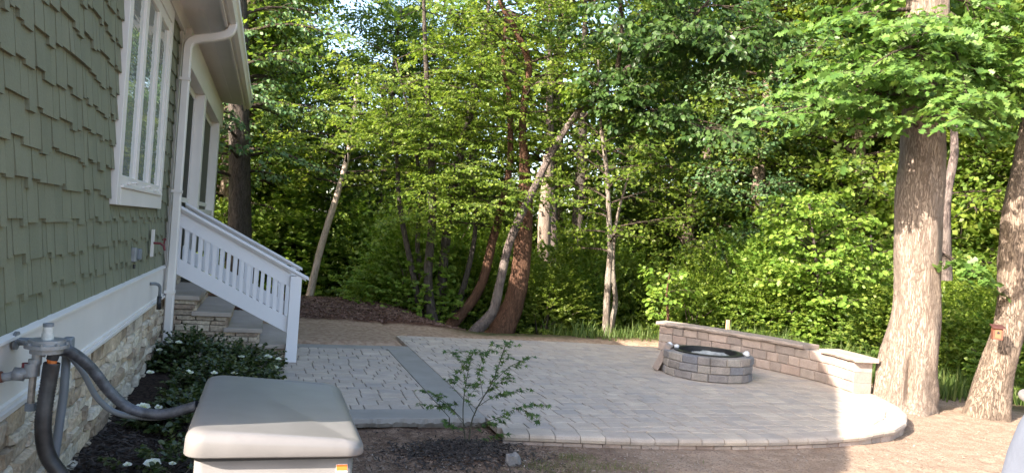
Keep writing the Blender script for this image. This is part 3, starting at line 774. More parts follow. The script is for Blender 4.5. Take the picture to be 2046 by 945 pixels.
for k, (x, z) in enumerate(zip(SX, SZ)):       # riser stones
    zb0 = 0 if k == 0 else SZ[k-1]+0.002
    y = 8.67
    while y < 10.28:
        ln = min(rs.uniform(0.15, 0.35), 10.3-y)
        for (a, b) in ((zb0, (zb0+z-0.048)/2), ((zb0+z-0.048)/2, z-0.048)):
            ob('stone', SP[rs.randint(8)], stair, frame_mat((x-0.042, y+ln/2, (a+b)/2), (0, ln-0.006, 0), (0, 0, b-a-0.005), (rs.uniform(0.025, 0.04), 0, 0)))
        y += ln
# railings
def railing(y, label):
    r = MB().box(0.275, y-0.06, 0.0, 0.395, y+0.06, 0.945).build('railing', RAILW, house, bevel=0.004)
    r['label'] = label
    zc = lambda x: 0.985-0.507*x-0.507*0.0 + (0.0)
    def sl(x0, x1, a, b, y0, y1):
        mb = MB(); f = lambda x: 1.175-0.507*x
        return mb.hexa([(x0, y0, f(x0)+a), (x1, y0, f(x1)+a), (x1, y1, f(x1)+a), (x0, y1, f(x0)+a), (x0, y0, f(x0)+b), (x1, y0, f(x1)+b), (x1, y1, f(x1)+b), (x0, y1, f(x0)+b)])
    sl(-1.0, 0.47, -0.032, 0.0, y-0.075, y+0.075).build('handrail', RAILW, r, bevel=0.004)
    sl(-1.0, 0.44, -0.055, -0.033, y-0.05, y+0.05).build('sub_rail', RAILW, r)
    sl(-1.0, 0.274, -0.215, -0.056, y-0.02, y+0.02).build('top_board', RAILW, r)
    sl(-1.0, 0.274, -0.715, -0.545, y-0.022, y+0.022).build('stringer', RAILW, r)
    f = lambda x: 1.175-0.507*x
    x = -0.965
    while x < 0.25:
        MB().hexa([(x, y-0.014, f(x)-0.55), (x+0.038, y-0.014, f(x+0.038)-0.55), (x+0.038, y+0.012, f(x+0.038)-0.55), (x, y+0.012, f(x)-0.55),
                   (x, y-0.014, f(x)-0.21), (x+0.038, y-0.014, f(x+0.038)-0.21), (x+0.038, y+0.012, f(x+0.038)-0.21), (x, y+0.012, f(x)-0.21)]).build('baluster', RAILW, r)
        x += 0.0715
railing(8.66, None) if False else None
def _r():
    for yy in (8.61, 10.30):
        railing(yy, 'near white stair railing' if yy < 9 else 'far white stair railing')
_r()

# wall fittings
f = thing('outdoor_outlet', 'grey covered outlet box on the green shingles below the window', 'outlet', (-1.0, 6.6, 1.15))
MB().box(-1.0, 6.48, 1.14, -0.965, 6.56, 1.25).build('outlet_box', GALV, f, bevel=0.006)
MB().box(-0.997, 6.575, 1.15, -0.945, 6.67, 1.24).build('cover', GREYPVC, f, bevel=0.012)
MB().tube([(-0.975, 6.52, 1.12), (-0.975, 6.52, 1.085)], 0.01, 8).build('cord_stub', BLACKM, f)
f = thing('hose_bib', 'small garden tap with a dark red handle beside the downspout', 'tap', (-0.98, 8.44, 1.2))
q = at(330, 487, x=-0.86)
MB().box(-0.971, q[1]-0.04, q[2]-0.12, -0.955, q[1]+0.05, q[2]+0.12).build('mounting_block', WHITE, f)
mb = MB(); mb.tube([(-0.96, q[1], q[2]), (-0.90, q[1], q[2]), (-0.87, q[1], q[2]-0.02), (-0.86, q[1], q[2]-0.06)], 0.010, 8); mb.build('spout', REDP, f)
mb = MB(); mb.tube([(-0.88, q[1]-0.03, q[2]+0.035), (-0.87, q[1], q[2]+0.04), (-0.86, q[1]+0.03, q[2]+0.035)], 0.006, 6); mb.tube([(-0.87, q[1], q[2]), (-0.86, q[1], q[2]+0.05)], 0.007, 6); mb.build('handle', REDP, f)
f = thing('drain_stub', 'short grey bent pipe stub coming out of the white trim board', 'pipe', (-0.97, 8.2, 0.9))
q = at(313, 570, x=-0.93)
MB().tube(smoothpath([(-0.975, q[1]-0.1, q[2]+0.02), (-0.93, q[1]-0.06, q[2]+0.02), (-0.90, q[1]-0.02, q[2]-0.01), (-0.90, q[1], q[2]-0.10)], 10), 0.014, 10).build('bent_pipe', GREYPVC, f, True)
MB().tube([(-0.90, q[1], q[2]-0.10), (-0.90, q[1], q[2]-0.22)], 0.02, 10).build('coupling', BLACKM, f, True)

# gas regulator
def A(px, py, y=3.45): return at(px, py, y=y)
gr = thing('gas_regulator', 'grey gas regulator with valve and pipes mounted on the white trim board', 'gas regulator', tuple(A(95, 690)))
c = A(94, 690); fl = A(45, 688, 3.5)
def disc(mb, c, ax, r, h, n=24):
    ax = np.array(ax, float); ax /= np.linalg.norm(ax); mb.tube([np.array(c)-ax*h/2, np.array(c)+ax*h/2], r, n)
mb = MB(); disc(mb, (-0.962, fl[1]+0.1, fl[2]), (1, 0, 0), 0.038, 0.012); mb.tube([(-0.96, fl[1]+0.1, fl[2]), (-0.90, fl[1]+0.05, fl[2]), c-np.array([0.05, 0, 0])], 0.009, 8); mb.build('wall_bracket', GALV, gr)
mb = MB(); disc(mb, c, (0, 0, 1), 0.080, 0.014, 32); disc(mb, c+[0, 0, 0.016], (0, 0, 1), 0.066, 0.018, 32); disc(mb, c-[0, 0, 0.018], (0, 0, 1), 0.060, 0.022, 32)
for k in range(8): disc(mb, c+[0.071*math.cos(k*0.785), 0.071*math.sin(k*0.785), 0.011], (0, 0, 1), 0.007, 0.01, 6)
mb.build('diaphragm_housing', GALV, gr)
mb = MB(); disc(mb, c+[0, 0, 0.036], (0, 0, 1), 0.022, 0.026); disc(mb, c+[0, 0, 0.062], (0, 0, 1), 0.019, 0.030); mb.build('spring_housing', plainmat('pale_label', (0.5, 0.49, 0.45), 0.5, 0.3, 40), gr)
mb = MB(); disc(mb, c+[0, 0, 0.083], (0, 0, 1), 0.020, 0.013); mb.build('cap', GREYPVC, gr)
P1, P2, P3 = A(75, 708), A(72, 725), A(66, 740)
MB().tube(smoothpath([c-[0, 0, 0.03], A(82, 702), P1, P2, P3], 14), 0.019, 12).build('elbow', GALV, gr, True)
mb = MB(); disc(mb, A(64, 738), (0, 0, 1), 0.028, 0.05); disc(mb, A(70, 722), (0, 0, 1), 0.024, 0.02); disc(mb, A(52, 744), (1, 0, 0.1), 0.025, 0.03); mb.build('valve_tee', GALV, gr)
mb = MB(); disc(mb, A(50, 732), (0, 0, 1), 0.012, 0.03); mb.build('valve_knob', REDP, gr)
mb = MB(); mb.tube([A(56, 743), A(35, 748), A(18, 752), A(-40, 760)], [0.016, 0.021, 0.017, 0.017], 12); disc(mb, A(38, 747), (1, 0, -0.1), 0.026, 0.04); mb.build('inlet_pipe', GALV, gr, True)
mb = MB(); mb.tube([A(-20, 757), A(5, 752)], 0.023, 12); mb.build('coupling', CEDAR, gr)
mb = MB(); mb.tube([A(66, 752), A(61, 806)], 0.0135, 12); mb.build('drip_leg', plainmat('worn_pipe', (0.30, 0.26, 0.22), 0.5, 0.4, 30, metal=0.5), gr)
mb = MB(); disc(mb, A(61, 812), (0, 0, 1), 0.021, 0.03, 8); mb.build('drip_cap', GREYPVC, gr)
mb = MB(); mb.tube([A(112, 692), A(108, 706), A(104, 718)], 0.022, 12); mb.build('outlet_fitting', BLACKM, gr)
mb = MB(); mb.tube([A(104, 716), A(104, 727)], 0.019, 12); mb.build('orange_fitting', ORANGE, gr)
def corrug(name, pts, r, m_, label, cat, pitch=0.009, amp=0.055):
    P = np.array(pts); L = np.sum(np.linalg.norm(np.diff(P, axis=0), axis=1)); n = int(L/pitch*2)
    S = smoothpath(P, n); rr = np.array([r*(1+amp*(1 if i % 2 else -1)) for i in range(n)])
    V, F = tube(S, rr, 14); return tag(mk(name, V, F, m_, None, True), label, cat)
corrug('corrugated_hose', [A(104, 724, 3.42), A(98, 760, 3.42), A(87, 830, 3.4), A(88, 880, 3.4), A(98, 915, 3.4), A(122, 950, 3.4), A(150, 1000, 3.4)], 0.030, RUBBER, 'thick dark corrugated hose hanging down from the gas regulator', 'hose')
corrug('corrugated_conduit', [A(112, 700, 3.45), A(140, 702, 3.5), A(180, 733, 3.55), A(222, 785, 3.6), A(265, 818, 3.62), A(325, 827, 3.6), A(395, 810, 3.55)], 0.0225, GCOND, 'thick dusty corrugated conduit curving from the regulator to the generator', 'conduit')
mb = MB(); mb.tube(smoothpath([A(140, 710, 3.6), A(165, 742, 3.62), A(195, 795, 3.66), A(235, 825, 3.68), (A(300, 834, 3.66)), A(330, 832, 3.6)], 30), 0.0125, 10)
tag(mb.build('thin_conduit', GREYPVC, None, True), 'thin smooth grey conduit drooping beneath the dusty corrugated one', 'conduit')
ec = thing('electrical_conduit', 'grey electrical conduit with a box elbow running down the stone base', 'conduit', tuple(A(115, 900, 3.6)))
MB().tube([A(134, 695, 3.62), A(128, 780, 3.62), A(109, 915, 3.62), A(104, 960, 3.62)], 0.018, 10).build('conduit_pipe', GREYPVC, ec, True)
q = A(136, 690, 3.6)
MB().box(q[0]-0.02, q[1]-0.03, q[2]-0.045, q[0]+0.02, q[1]+0.03, q[2]+0.035).build('conduit_body', GREYPVC, ec, bevel=0.008)
MB().tube([(q[0]-0.0, q[1], q[2]+0.01), (-0.96, q[1]+0.02, q[2]+0.01)], 0.017, 10).build('wall_stub', GREYPVC, ec)

# ------------------------------------------------------------------ generator
gen = thing('generator', 'beige standby generator with a sloped lid beside the house wall', 'generator', (0.1, 3.4, -0.05))
gx0, gx1, gy0, gy1 = -0.245, 0.43, 2.99, 4.12
def ring(x0, x1, y0, y1, zl, zr, rc, n=6, drop=0.0):
    """rounded rectangle; height falls towards x1 past the flat part"""
    P = []
    for (cx, cy, a0) in ((x1-rc, y1-rc, 0), (x0+rc, y1-rc, 90), (x0+rc, y0+rc, 180), (x1-rc, y0+rc, 270)):
        for k in range(n+1):
            a = rad(a0+90*k/n); P.append((cx+rc*math.cos(a), cy+rc*math.sin(a)))
    out = []
    xf = x0+(x1-x0)*0.66
    for (x, y) in P:
        t = max(0, (x-xf)/(x1-xf)); out.append((x, y, zl+(zr-zl)*t))
    return out
def lid():
    V = []; F = []; rings = []
    spec = [(0.016, 0.648, 0.640), (0.012, 0.644, 0.636), (0.002, 0.645, 0.637), (0.0, 0.650, 0.642), (0.002, 0.700, 0.662), (0.005, 0.714, 0.672), (0.012, 0.727, 0.681), (0.022, 0.735, 0.687), (0.033, 0.7385, 0.690), (0.045, 0.740, 0.691), (0.055, 0.7402, 0.6912)]
    for (i, zl, zr) in spec: rings.append(ring(gx0+i, gx1-i, gy0+i, gy1-i, zl, zr, max(0.02, 0.075-i*0.5)))
    n = len(rings[0])
    # denser outlines so the slope has a soft shoulder
    for r_ in rings: V += r_
    for k in range(len(rings)-1):
        for j in range(n): F.append((k*n+j, k*n+(j+1) % n, (k+1)*n+(j+1) % n, (k+1)*n+j))
    base = (len(rings)-1)*n
    # top surface as a grid of strips along y
    inner = rings[-1]; x0, x1, y0, y1 = gx0+0.085, gx1-0.085, gy0+0.085, gy1-0.085
    F.append(tuple(range(base, base+n)))
    return V, F
V, F = lid(); lo = MB().add(V, F).build('lid', GENM, gen, True)
body = MB(); R1 = ring(-0.205, 0.39, 3.03, 4.07, 0.0, 0.0, 0.035); R2 = [(x, y, 0.622) for x, y, z in R1]; n = len(R1)
body.add(R1+R2, [(j, (j+1) % n, n+(j+1) % n, n+j) for j in range(n)]+[tuple(range(n, 2*n))]).build('body', GENM, gen, True)
shade_band = MB(); R1 = ring(-0.207, 0.392, 3.028, 4.07, 0.6225, 0.6225, 0.035); shade_band.add(R1+[(x, y, 0.647) for x, y, z in R1], [(j, (j+1) % n, n+(j+1) % n, n+j) for j in range(n)]).build('lid_shadow_band', BLACKM, gen)  # black band standing in for the shadow under the lid skirt
lb = MB().box(0.322, 3.0265, 0.49, 0.366, 3.0295, 0.60).build('warning_label', plainmat('label_white', (0.75, 0.74, 0.70), 0.4, 0.05, 30), gen)
MB().box(0.323, 3.025, 0.576, 0.365, 3.0263, 0.599).build('label_header', ORANGE, lb)
mb = MB()
for z in np.arange(0.495, 0.57, 0.0075): mb.box(0.327, 3.0255, z, 0.360-0.006*((z*1000) % 3 > 1), 3.0262, z+0.002)
mb.build('label_print', plainmat('grey_ink', (0.22, 0.2, 0.2), 0.6), lb)
MB().box(-0.27, 2.95, -0.12, 0.46, 4.14, -0.002).build('pad', JOINT, gen, bevel=0.01)

# ------------------------------------------------------------------ small things on the ground
st = at(1453, 662, y=11.2)
sk = MB(); sk.add(*lump(0, 0, 0, 0.001, 0.001, 0.001, 1)) if False else None
stake = thing('wooden_stake', 'raw wooden survey stake standing in the weeds behind the seat wall', 'stake', (st[0], 11.2, -0.3))
MB().box(st[0]-0.03, 11.18, -0.35, st[0]+0.03, 11.215, st[2]+0.20).build('post', STAKEM, stake, bevel=0.004)
V, F = lump(1.79, 5.10, -0.075, 0.07, 0.05, 0.08, 14, 0.4, 12, 8, 0.3)
tag(mk('rock', V, F, plainmat('grey_rock', (0.17, 0.155, 0.145), 0.9, 0.2, 12, bump=0.6), None), 'pointed grey rock at the edge of the dirt by the young maple', 'rock')
# draped cover at the right edge
def cover():
    r = thing('draped_cover', 'pale blue grey fabric cover draped over something at the right edge', 'cover', (2.3, 1.6, 0))
    cx, cy = 2.865, 1.75; V = []; F = []; n = 60; rs = np.random.RandomState(2)
    prof = [(0.0, 1.10), (0.25, 1.095), (0.30, 1.08), (0.325, 1.05), (0.345, 1.0), (0.37, 0.90), (0.41, 0.6), (0.45, 0.2), (0.47, -0.05)]
    for (r_, z) in prof:
        for j in range(n):
            a = 2*math.pi*j/n; k = 1+0.05*math.sin(a*9)*(1.2-z)*1.2+0.03*math.sin(a*5+1)*(1.2-z); V.append((cx+r_*k*math.cos(a), cy+r_*k*math.sin(a), z))
    for i in range(len(prof)-1):
        for j in range(n): F.append((i*n+j, i*n+(j+1) % n, (i+1)*n+(j+1) % n, (i+1)*n+j))
    mk('fabric', V, F, CLOTH, r, True)
    mb = MB(); disc(mb, (cx, cy, 1.108), (0, 0, 1), 0.355, 0.022, 48); mb.build('rim_disc', plainmat('pale_rim', (0.20, 0.18, 0.17), 0.6), r, bevel=0.008)
cover()
#==FOLIAGE==
# ------------------------------------------------------------------ trees and plants
BARK_OAK = barkmat('pale_oak_bark', (0.15, 0.105, 0.08), (0.285, 0.225, 0.18), 14, st=0.13, bump=0.8)
BARK_R = barkmat('right_tree_bark', (0.09, 0.064, 0.047), (0.25, 0.19, 0.145), 14, st=0.13, bump=0.9)
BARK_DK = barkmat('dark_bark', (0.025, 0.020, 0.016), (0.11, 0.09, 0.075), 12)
BARK_GR = barkmat('grey_bark', (0.045, 0.033, 0.030), (0.17, 0.13, 0.115), 12, patch=(0.20, 0.16, 0.14))
BARK_BR = barkmat('red_brown_bark', (0.045, 0.024, 0.016), (0.17, 0.088, 0.055), 14, st=0.15)
BARK_PALE = barkmat('pale_bark', (0.14, 0.10, 0.08), (0.29, 0.225, 0.18), 10, bump=0.5)
BARK_SUNLIT = barkmat('sunlit_pale_bark', (0.34, 0.25, 0.20), (0.60, 0.48, 0.40), 10, bump=0.5)  # lighter copy of the pale bark, sunlight put into its colour
BARK_MOT = barkmat('mottled_bark', (0.10, 0.08, 0.065), (0.22, 0.175, 0.14), 11, patch=(0.30, 0.255, 0.21))
BARK_FAR = barkmat('woodland_bark', (0.08, 0.06, 0.045), (0.26, 0.20, 0.155), 8)
BRANCH = barkmat('branch_bark', (0.022, 0.016, 0.013), (0.095, 0.07, 0.052), 12)
TWIG = plainmat('twig', (0.10, 0.075, 0.05), 0.9, 0.3, 8)
L_BEECH = leafmat('beech_leaves', [(0.07, 0.118, 0.017), (0.14, 0.205, 0.028), (0.225, 0.275, 0.045)], 0.5)
L_MAPLE = leafmat('woodland_leaves', [(0.065, 0.12, 0.022), (0.13, 0.20, 0.034), (0.21, 0.265, 0.052)], 0.5)
L_YEL = leafmat('yellow_green_leaves', [(0.098, 0.152, 0.020), (0.171, 0.232, 0.034), (0.256, 0.293, 0.061)], 0.52)
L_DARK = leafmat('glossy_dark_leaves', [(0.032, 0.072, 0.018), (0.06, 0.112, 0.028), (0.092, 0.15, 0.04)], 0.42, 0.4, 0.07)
L_BLUE = leafmat('blue_green_leaves', [(0.043, 0.098, 0.037), (0.085, 0.152, 0.055), (0.134, 0.201, 0.079)], 0.3)
L_OAK = leafmat('oak_leaves', [(0.058, 0.122, 0.024), (0.10, 0.178, 0.036), (0.15, 0.225, 0.055)], 0.38, 0.4)
L_BUSH = leafmat('bush_leaves', [(0.018, 0.036, 0.010), (0.04, 0.065, 0.018), (0.085, 0.10, 0.028)], 0.25, 0.35, 0.1)
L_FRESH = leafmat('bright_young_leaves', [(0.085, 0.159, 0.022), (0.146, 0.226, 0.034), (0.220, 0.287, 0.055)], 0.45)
L_GRASS = leafmat('grass_blades', [(0.045, 0.085, 0.015), (0.085, 0.13, 0.03), (0.14, 0.17, 0.05)], 0.4, 0.6)
L_DRY = leafmat('dry_grass_blades', [(0.12, 0.14, 0.05), (0.20, 0.18, 0.09), (0.10, 0.15, 0.04)], 0.3, 0.8)
L_PETAL = leafmat('white_petals', [(0.75, 0.75, 0.70), (0.8, 0.8, 0.78)], 0.3, 0.6, objvar=0.0)

# leaf outlines in (along, across) with triangles; along runs base to tip
SH = {
 'simple': (np.array([[0, 0, 0], [0.45, 0.5, 0.10], [1, 0, -0.06], [0.45, -0.5, 0.10]]), np.array([[0, 2, 1], [0, 3, 2]])),
 'narrow': (np.array([[0, 0, 0], [0.4, 0.32, 0.06], [1, 0, -0.15], [0.4, -0.32, 0.06]]), np.array([[0, 2, 1], [0, 3, 2]])),
 'oval': (np.array([[0, 0, 0], [0.25, 0.36, 0.07], [0.65, 0.38, 0.05], [1, 0, -0.10], [0.65, -0.38, 0.05], [0.25, -0.36, 0.07]]), np.array([[0, 3, 2], [0, 2, 1], [0, 5, 4], [0, 4, 3]])),
 'lobed': (np.array([[0, 0, 0], [0.30, 0.30, 0.06], [0.38, 0.12, 0.0], [0.62, 0.46, 0.05], [0.68, 0.16, 0], [0.95, 0.28, 0], [1.05, 0, -0.06], [0.95, -0.28, 0], [0.68, -0.16, 0], [0.62, -0.46, 0.05], [0.38, -0.12, 0.0], [0.30, -0.30, 0.06]]),
           np.array([[0, 2, 1], [0, 4, 2], [2, 4, 3], [4, 6, 5], [0, 8, 4], [4, 8, 6], [6, 8, 7], [0, 10, 8], [8, 10, 9], [0, 11, 10]])),
 'palm': (np.array([[0, 0, 0], [0.12, 0.42, -0.03], [0.33, 0.14, 0.02], [0.72, 0.48, -0.05], [0.48, 0.10, 0.02], [1.0, 0, -0.06], [0.48, -0.10, 0.02], [0.72, -0.48, -0.05], [0.33, -0.14, 0.02], [0.12, -0.42, -0.03]]),
          np.array([[0, 2, 1], [0, 4, 2], [2, 4, 3], [0, 6, 4], [4, 6, 5], [0, 8, 6], [6, 8, 7], [0, 9, 8]])),
}
def leafmesh(P, D, N, S, shape, wid=1.0):
    """P base points, D directions, N normals, S sizes -> vertices and triangles"""
    tv, tf = SH[shape]; n = len(P)
    D = D/np.linalg.norm(D, axis=1)[:, None]
    N = N - D*np.sum(D*N, axis=1)[:, None]; N /= np.linalg.norm(N, axis=1)[:, None]+1e-9
    B = np.cross(N, D)
    V = P[:, None, :] + S[:, None, None]*(tv[None, :, 0:1]*D[:, None, :] + tv[None, :, 1:2]*wid*B[:, None, :] + tv[None, :, 2:3]*N[:, None, :])
    F = tf[None] + (np.arange(n)*len(tv))[:, None, None]
    return V.reshape(-1, 3), F.reshape(-1, 3)
class Geo:
    def __init__(s): s.V = []; s.F = []; s.n = 0
    def add(s, V, F): s.V.append(V); s.F.append(F+s.n); s.n += len(V)
    def build(s, name, m, parent=None, smooth=False):
        return mk(name, np.concatenate(s.V), np.concatenate(s.F), m, parent, smooth)
class Leaves:
    def __init__(s, shape='simple', wid=1.0): s.P = []; s.D = []; s.N = []; s.S = []; s.shape = shape; s.wid = wid
    def add(s, P, D, N, S): s.P.append(P); s.D.append(D); s.N.append(N); s.S.append(S)
    def count(s): return sum(len(p) for p in s.P)
    def mesh(s): return leafmesh(np.concatenate(s.P), np.concatenate(s.D), np.concatenate(s.N), np.concatenate(s.S), s.shape, s.wid)
    def build(s, name, m, parent):
        V, F = s.mesh(); return mk(name, V, F, m, parent)

def twig_leaves(rs, L, P, step, size, up, droop=0.25, spread=0.9, nj=0.35, fuzz=0.0):
    """leaves alternating along a polyline P, flattened into the plane whose normal is `up`"""
    seg = np.linalg.norm(np.diff(P, axis=0), axis=1); cum = np.concatenate([[0], np.cumsum(seg)]); tot = cum[-1]
    n = max(2, int(tot/step)); t = np.linspace(0.12*tot, tot, n)
    Q = np.stack([np.interp(t, cum, P[:, k]) for k in range(3)], -1)
    d = P[-1]-P[0]; d = d/np.linalg.norm(d)
    side = np.cross(up, d); side /= np.linalg.norm(side)+1e-9
    s = np.where(np.arange(n) % 2 == 0, 1, -1)[:, None]
    D = d*rs.uniform(0.3, 1.0, (n, 1)) + side*s*spread*rs.uniform(0.5, 1.1, (n, 1)) + np.array([0, 0, -droop])*rs.uniform(0.2, 1.6, (n, 1)) + rs.normal(0, 0.15, (n, 3))
    N = up + rs.normal(0, nj, (n, 3))
    if fuzz: Q = Q + rs.normal(0, fuzz, (n, 3))
    L.add(Q, D, N, size*rs.uniform(0.65, 1.2, n))

def limb(rs, L, W, start, az, el, length, r, leaf, step, ntw=9, twl=0.42, droop=0.25, sag=0.35, t0=0.25, updir=None, fuzz=0.0, nj=0.6, spray=2):
    """a limb with alternating side twigs carrying leaves in a flat layered spray"""
    n = 7; P = [np.array(start, float)]; a, e = az, el
    for i in range(n-1):
        a += rs.normal(0, 0.13); e += -sag/(n-1)+rs.normal(0, 0.07)
        P.append(P[-1]+length/(n-1)*np.array([math.cos(a)*math.cos(e), math.sin(a)*math.cos(e), math.sin(e)]))
    P = np.array(P); R = np.linspace(r, r*0.18, n)
    W.add(*tube(P, R, 5 if r > 0.015 else 4))
    up = np.array([0, 0, 1.0]) + np.array([math.cos(az), math.sin(az), 0])*0.25
    for k in range(ntw):
        f = t0+(1-t0)*(k+rs.uniform(0, 0.8))/ntw; x = f*(n-1); i = min(int(x), n-2); q = P[i]+(P[i+1]-P[i])*(x-i)
        s = 1 if k % 2 else -1; aa = az + s*rs.uniform(0.5, 1.15); ee = rs.normal(0.05, 0.33)-0.08
        ln = length*twl*(1.15-0.65*f)*rs.uniform(0.7, 1.2)
        m = 4; T = [q]; 
        for j in range(m-1):
            aa += rs.normal(0, 0.15); ee -= 0.12*sag+rs.normal(0, 0.05)
            T.append(T[-1]+ln/(m-1)*np.array([math.cos(aa)*math.cos(ee), math.sin(aa)*math.cos(ee), math.sin(ee)]))
        T = np.array(T); W.add(*tube(T, np.linspace(max(r*0.25, 0.004), 0.002, m), 3))
        upk = up + rs.normal(0, 0.3, 3)
        twig_leaves(rs, L, T, step, leaf, upk, droop, nj=nj, fuzz=fuzz)
        for g in range(spray):    # second order twiglets
            fj = rs.uniform(0.3, 0.95); xj = fj*(m-1); jj = min(int(xj), m-2); q2 = T[jj]+(T[jj+1]-T[jj])*(xj-jj)
            a2 = aa + (1 if g % 2 else -1)*rs.uniform(0.5, 1.0); l2 = ln*rs.uniform(0.3, 0.55)
            T2 = np.array([q2, q2+l2*0.5*np.array([math.cos(a2), math.sin(a2), -0.05]), q2+l2*np.array([math.cos(a2+0.1), math.sin(a2+0.1), -0.2])])
            twig_leaves(rs, L, T2, step, leaf, upk, droop, nj=nj, fuzz=fuzz)
    twig_leaves(rs, L, P[3:], step, leaf, up, droop, nj=nj, fuzz=fuzz)
    return P

def trunkmesh(name, P, R, m, parent, seg=14, n=40, jit=0.03, lob=0.0, nl=5, seed=0):
    rs = np.random.RandomState(seed); S = smoothpath(P, n); rr = np.interp(np.linspace(0, 1, n), np.linspace(0, 1, len(R)), R)
    ph = rs.uniform(0, 6); 
    def lf(i, th):
        fl = np.clip(1-i/(n*0.22), 0, 1)**1.5
        return lob*fl*np.cos(nl*th+ph)+0.05*np.cos(2*th+i*0.15+ph)+0.03*np.cos(3*th-i*0.21)+0.025*np.sin(7*th+i*0.3)
    V, F = tube(S, rr, seg, rs, jit, lf)
    return mk(name, V, F, m, parent, True)

def tree(name, label, base, path, R, bark, leafm, seed, limbs, group=None, cat='tree', shape='simple', leaf=0.07, step=0.05, t=(0.35, 1.0), length=(1.2, 2.4),
         el=0.35, sag=0.4, ntw=9, seg=14, n=36, lob=0.15, droop=0.25, az=None, fuzz=0.02, profile='dome', nj=0.65, wid=1.0, spray=2, twl=0.42, jit=0.03, nl=5):
    """path: world points of the trunk"""
    rs = np.random.RandomState(seed)
    root = thing(name, label, cat, tuple(base), group)
    trunkmesh('trunk', path, R, bark, root, seg, n, jit, lob, nl, seed)
    S = smoothpath(path, 60); L = Leaves(shape, wid); W = Geo(); ga = rs.uniform(0, 6)
    for k in range(limbs):
        f = t[0]+(t[1]-t[0])*(k+rs.uniform(0, 1))/limbs
        q = S[min(59, int(f*59))]
        a = (ga+k*2.4+rs.normal(0, 0.3)) if az is None else rs.uniform(az[0], az[1])
        u = (f-t[0])/(t[1]-t[0]+1e-9)
        pr = {'dome': math.sin(math.pi*(0.18+0.72*u))**0.7, 'cone': 1-0.8*u, 'flat': 1.0, 'top': 0.5+0.5*u}[profile]
        ln = (length[0]+(length[1]-length[0])*rs.uniform(0, 1))*pr
        rb = np.interp(f, np.linspace(0, 1, len(R)), R)
        limb(rs, L, W, q, a, el*rs.uniform(0.4, 1.4)+0.35*u, ln, min(rb*0.45, 0.02+ln*0.012), leaf, step, ntw, twl, droop, sag, fuzz=fuzz, nj=nj, spray=spray)
    if limbs:
        W.build('branches', BRANCH, root, True); L.build('crown', leafm, root)
    return root
def PX(pts, Y):
    """trunk path from photograph pixels; Y one depth or one per point"""
    Ys = [Y]*len(pts) if np.isscalar(Y) else Y
    return np.array([at(p[0], p[1], y=y) for p, y in zip(pts, Ys)])

# --- the big trees on the right -------------------------------------------------
P = np.array([(7.24, 6.95, -0.28), (7.24, 6.95, 0.02), (7.26, 6.93, 0.4), (7.28, 6.9, 1.14), (7.20, 6.88, 2.2), (7.16, 6.85, 2.9), (7.10, 6.85, 3.8), (7.07, 6.85, 4.8), (7.02, 6.9, 7), (7.0, 6.95, 10)])
R = [0.42, 0.35, 0.30, 0.26, 0.245, 0.235, 0.225, 0.21, 0.17, 0.08]
oak = tree('oak_tree', 'large pale barked oak beside the right end of the patio', (7.24, 6.95, -0.25), P, R, BARK_OAK, L_OAK, 3, 0, seg=72, n=150, lob=0.12, jit=0.013)
rs = np.random.RandomState(9); L = Leaves('lobed', 1.15); W = Geo()
# low hanging layered boughs round the trunk between 2.9 m and 5 m
def bough_to(rs, L, W, a, b, r, leaf, step, shape_n=12, sag=0.25, twl=0.35, ntw=10, droop=0.3, spray=2, nj=0.35):
    a, b = np.array(a, float), np.array(b, float); d = b-a; ln = np.linalg.norm(d); az = math.atan2(d[1], d[0]); el = math.asin(d[2]/ln)
    return limb(rs, L, W, a, az, el+sag*0.45, ln*1.02, r, leaf, step, ntw, twl, droop, sag, spray=spray, nj=nj)
def oakboughs():
    for k in range(46):
        px = rs.uniform(1585, 2080); py = rs.uniform(70, 262) if px < 1960 else rs.uniform(90, 285)
        py = py if rs.rand() < 0.85 else rs.uniform(30, 90)
        Y = rs.uniform(5.6, 7.4) if px > 1660 else rs.uniform(6.4, 8.2)
        e = at(px, py, y=Y); z0 = min(max(e[2]+rs.uniform(0.1, 0.9), 3.1), 5.2)
        s = np.array([7.13, 6.88, z0]); d = e-s; ln = np.linalg.norm(d)
        if ln < 0.7: e = s+d/ln*0.9
        bough_to(rs, L, W, s, e, 0.014+0.008*ln, 0.095, 0.046, sag=0.5, twl=0.36, ntw=9, droop=0.35, spray=3, nj=0.5)
oakboughs()
for e in ((1990, 560), (2020, 585), (1945, 560)):     # low spray in front of the right tree
    b = at(e[0], e[1], y=6.3); bough_to(rs, L, W, (7.45, 6.85, 1.75), b, 0.012, 0.10, 0.05, sag=0.2, twl=0.3, ntw=7)
W.build('branches', BRANCH, oak, True); L.build('crown', L_OAK, oak)
P = np.array([at(1972, 850, y=6.55), at(1972, 825, y=6.5), at(1985, 760, y=6.5), at(2010, 680, y=6.45), at(2027, 600, y=6.45), at(2030, 500, y=6.45), at(2034, 420, y=6.45), at(2060, 300, y=6.45), at(2085, 150, y=6.5), at(2090, -100, y=6.6), at(2080, -500, y=6.7)])
R = [0.27, 0.22, 0.19, 0.172, 0.170, 0.168, 0.163, 0.155, 0.14, 0.12, 0.06]
rt = tree('leaning_tree', 'thick brown trunk at the right edge with a birdhouse on it', tuple(P[0]), P, R, BARK_R, L_OAK, 6, 10, shape='lobed', leaf=0.11, step=0.06, t=(0.78, 1), length=(1.2, 2.2), seg=56, n=130, lob=0.14, jit=0.013)
# birdhouse
q = at(1992, 666, y=6.23); bh = thing('birdhouse', 'small red brown birdhouse fixed to the trunk at the right edge', 'birdhouse', tuple(q))
ax = np.array([0.80, -0.60, 0]); bx_ = np.array([0.60, 0.80, 0]); up = np.array([0, 0, 1.0])
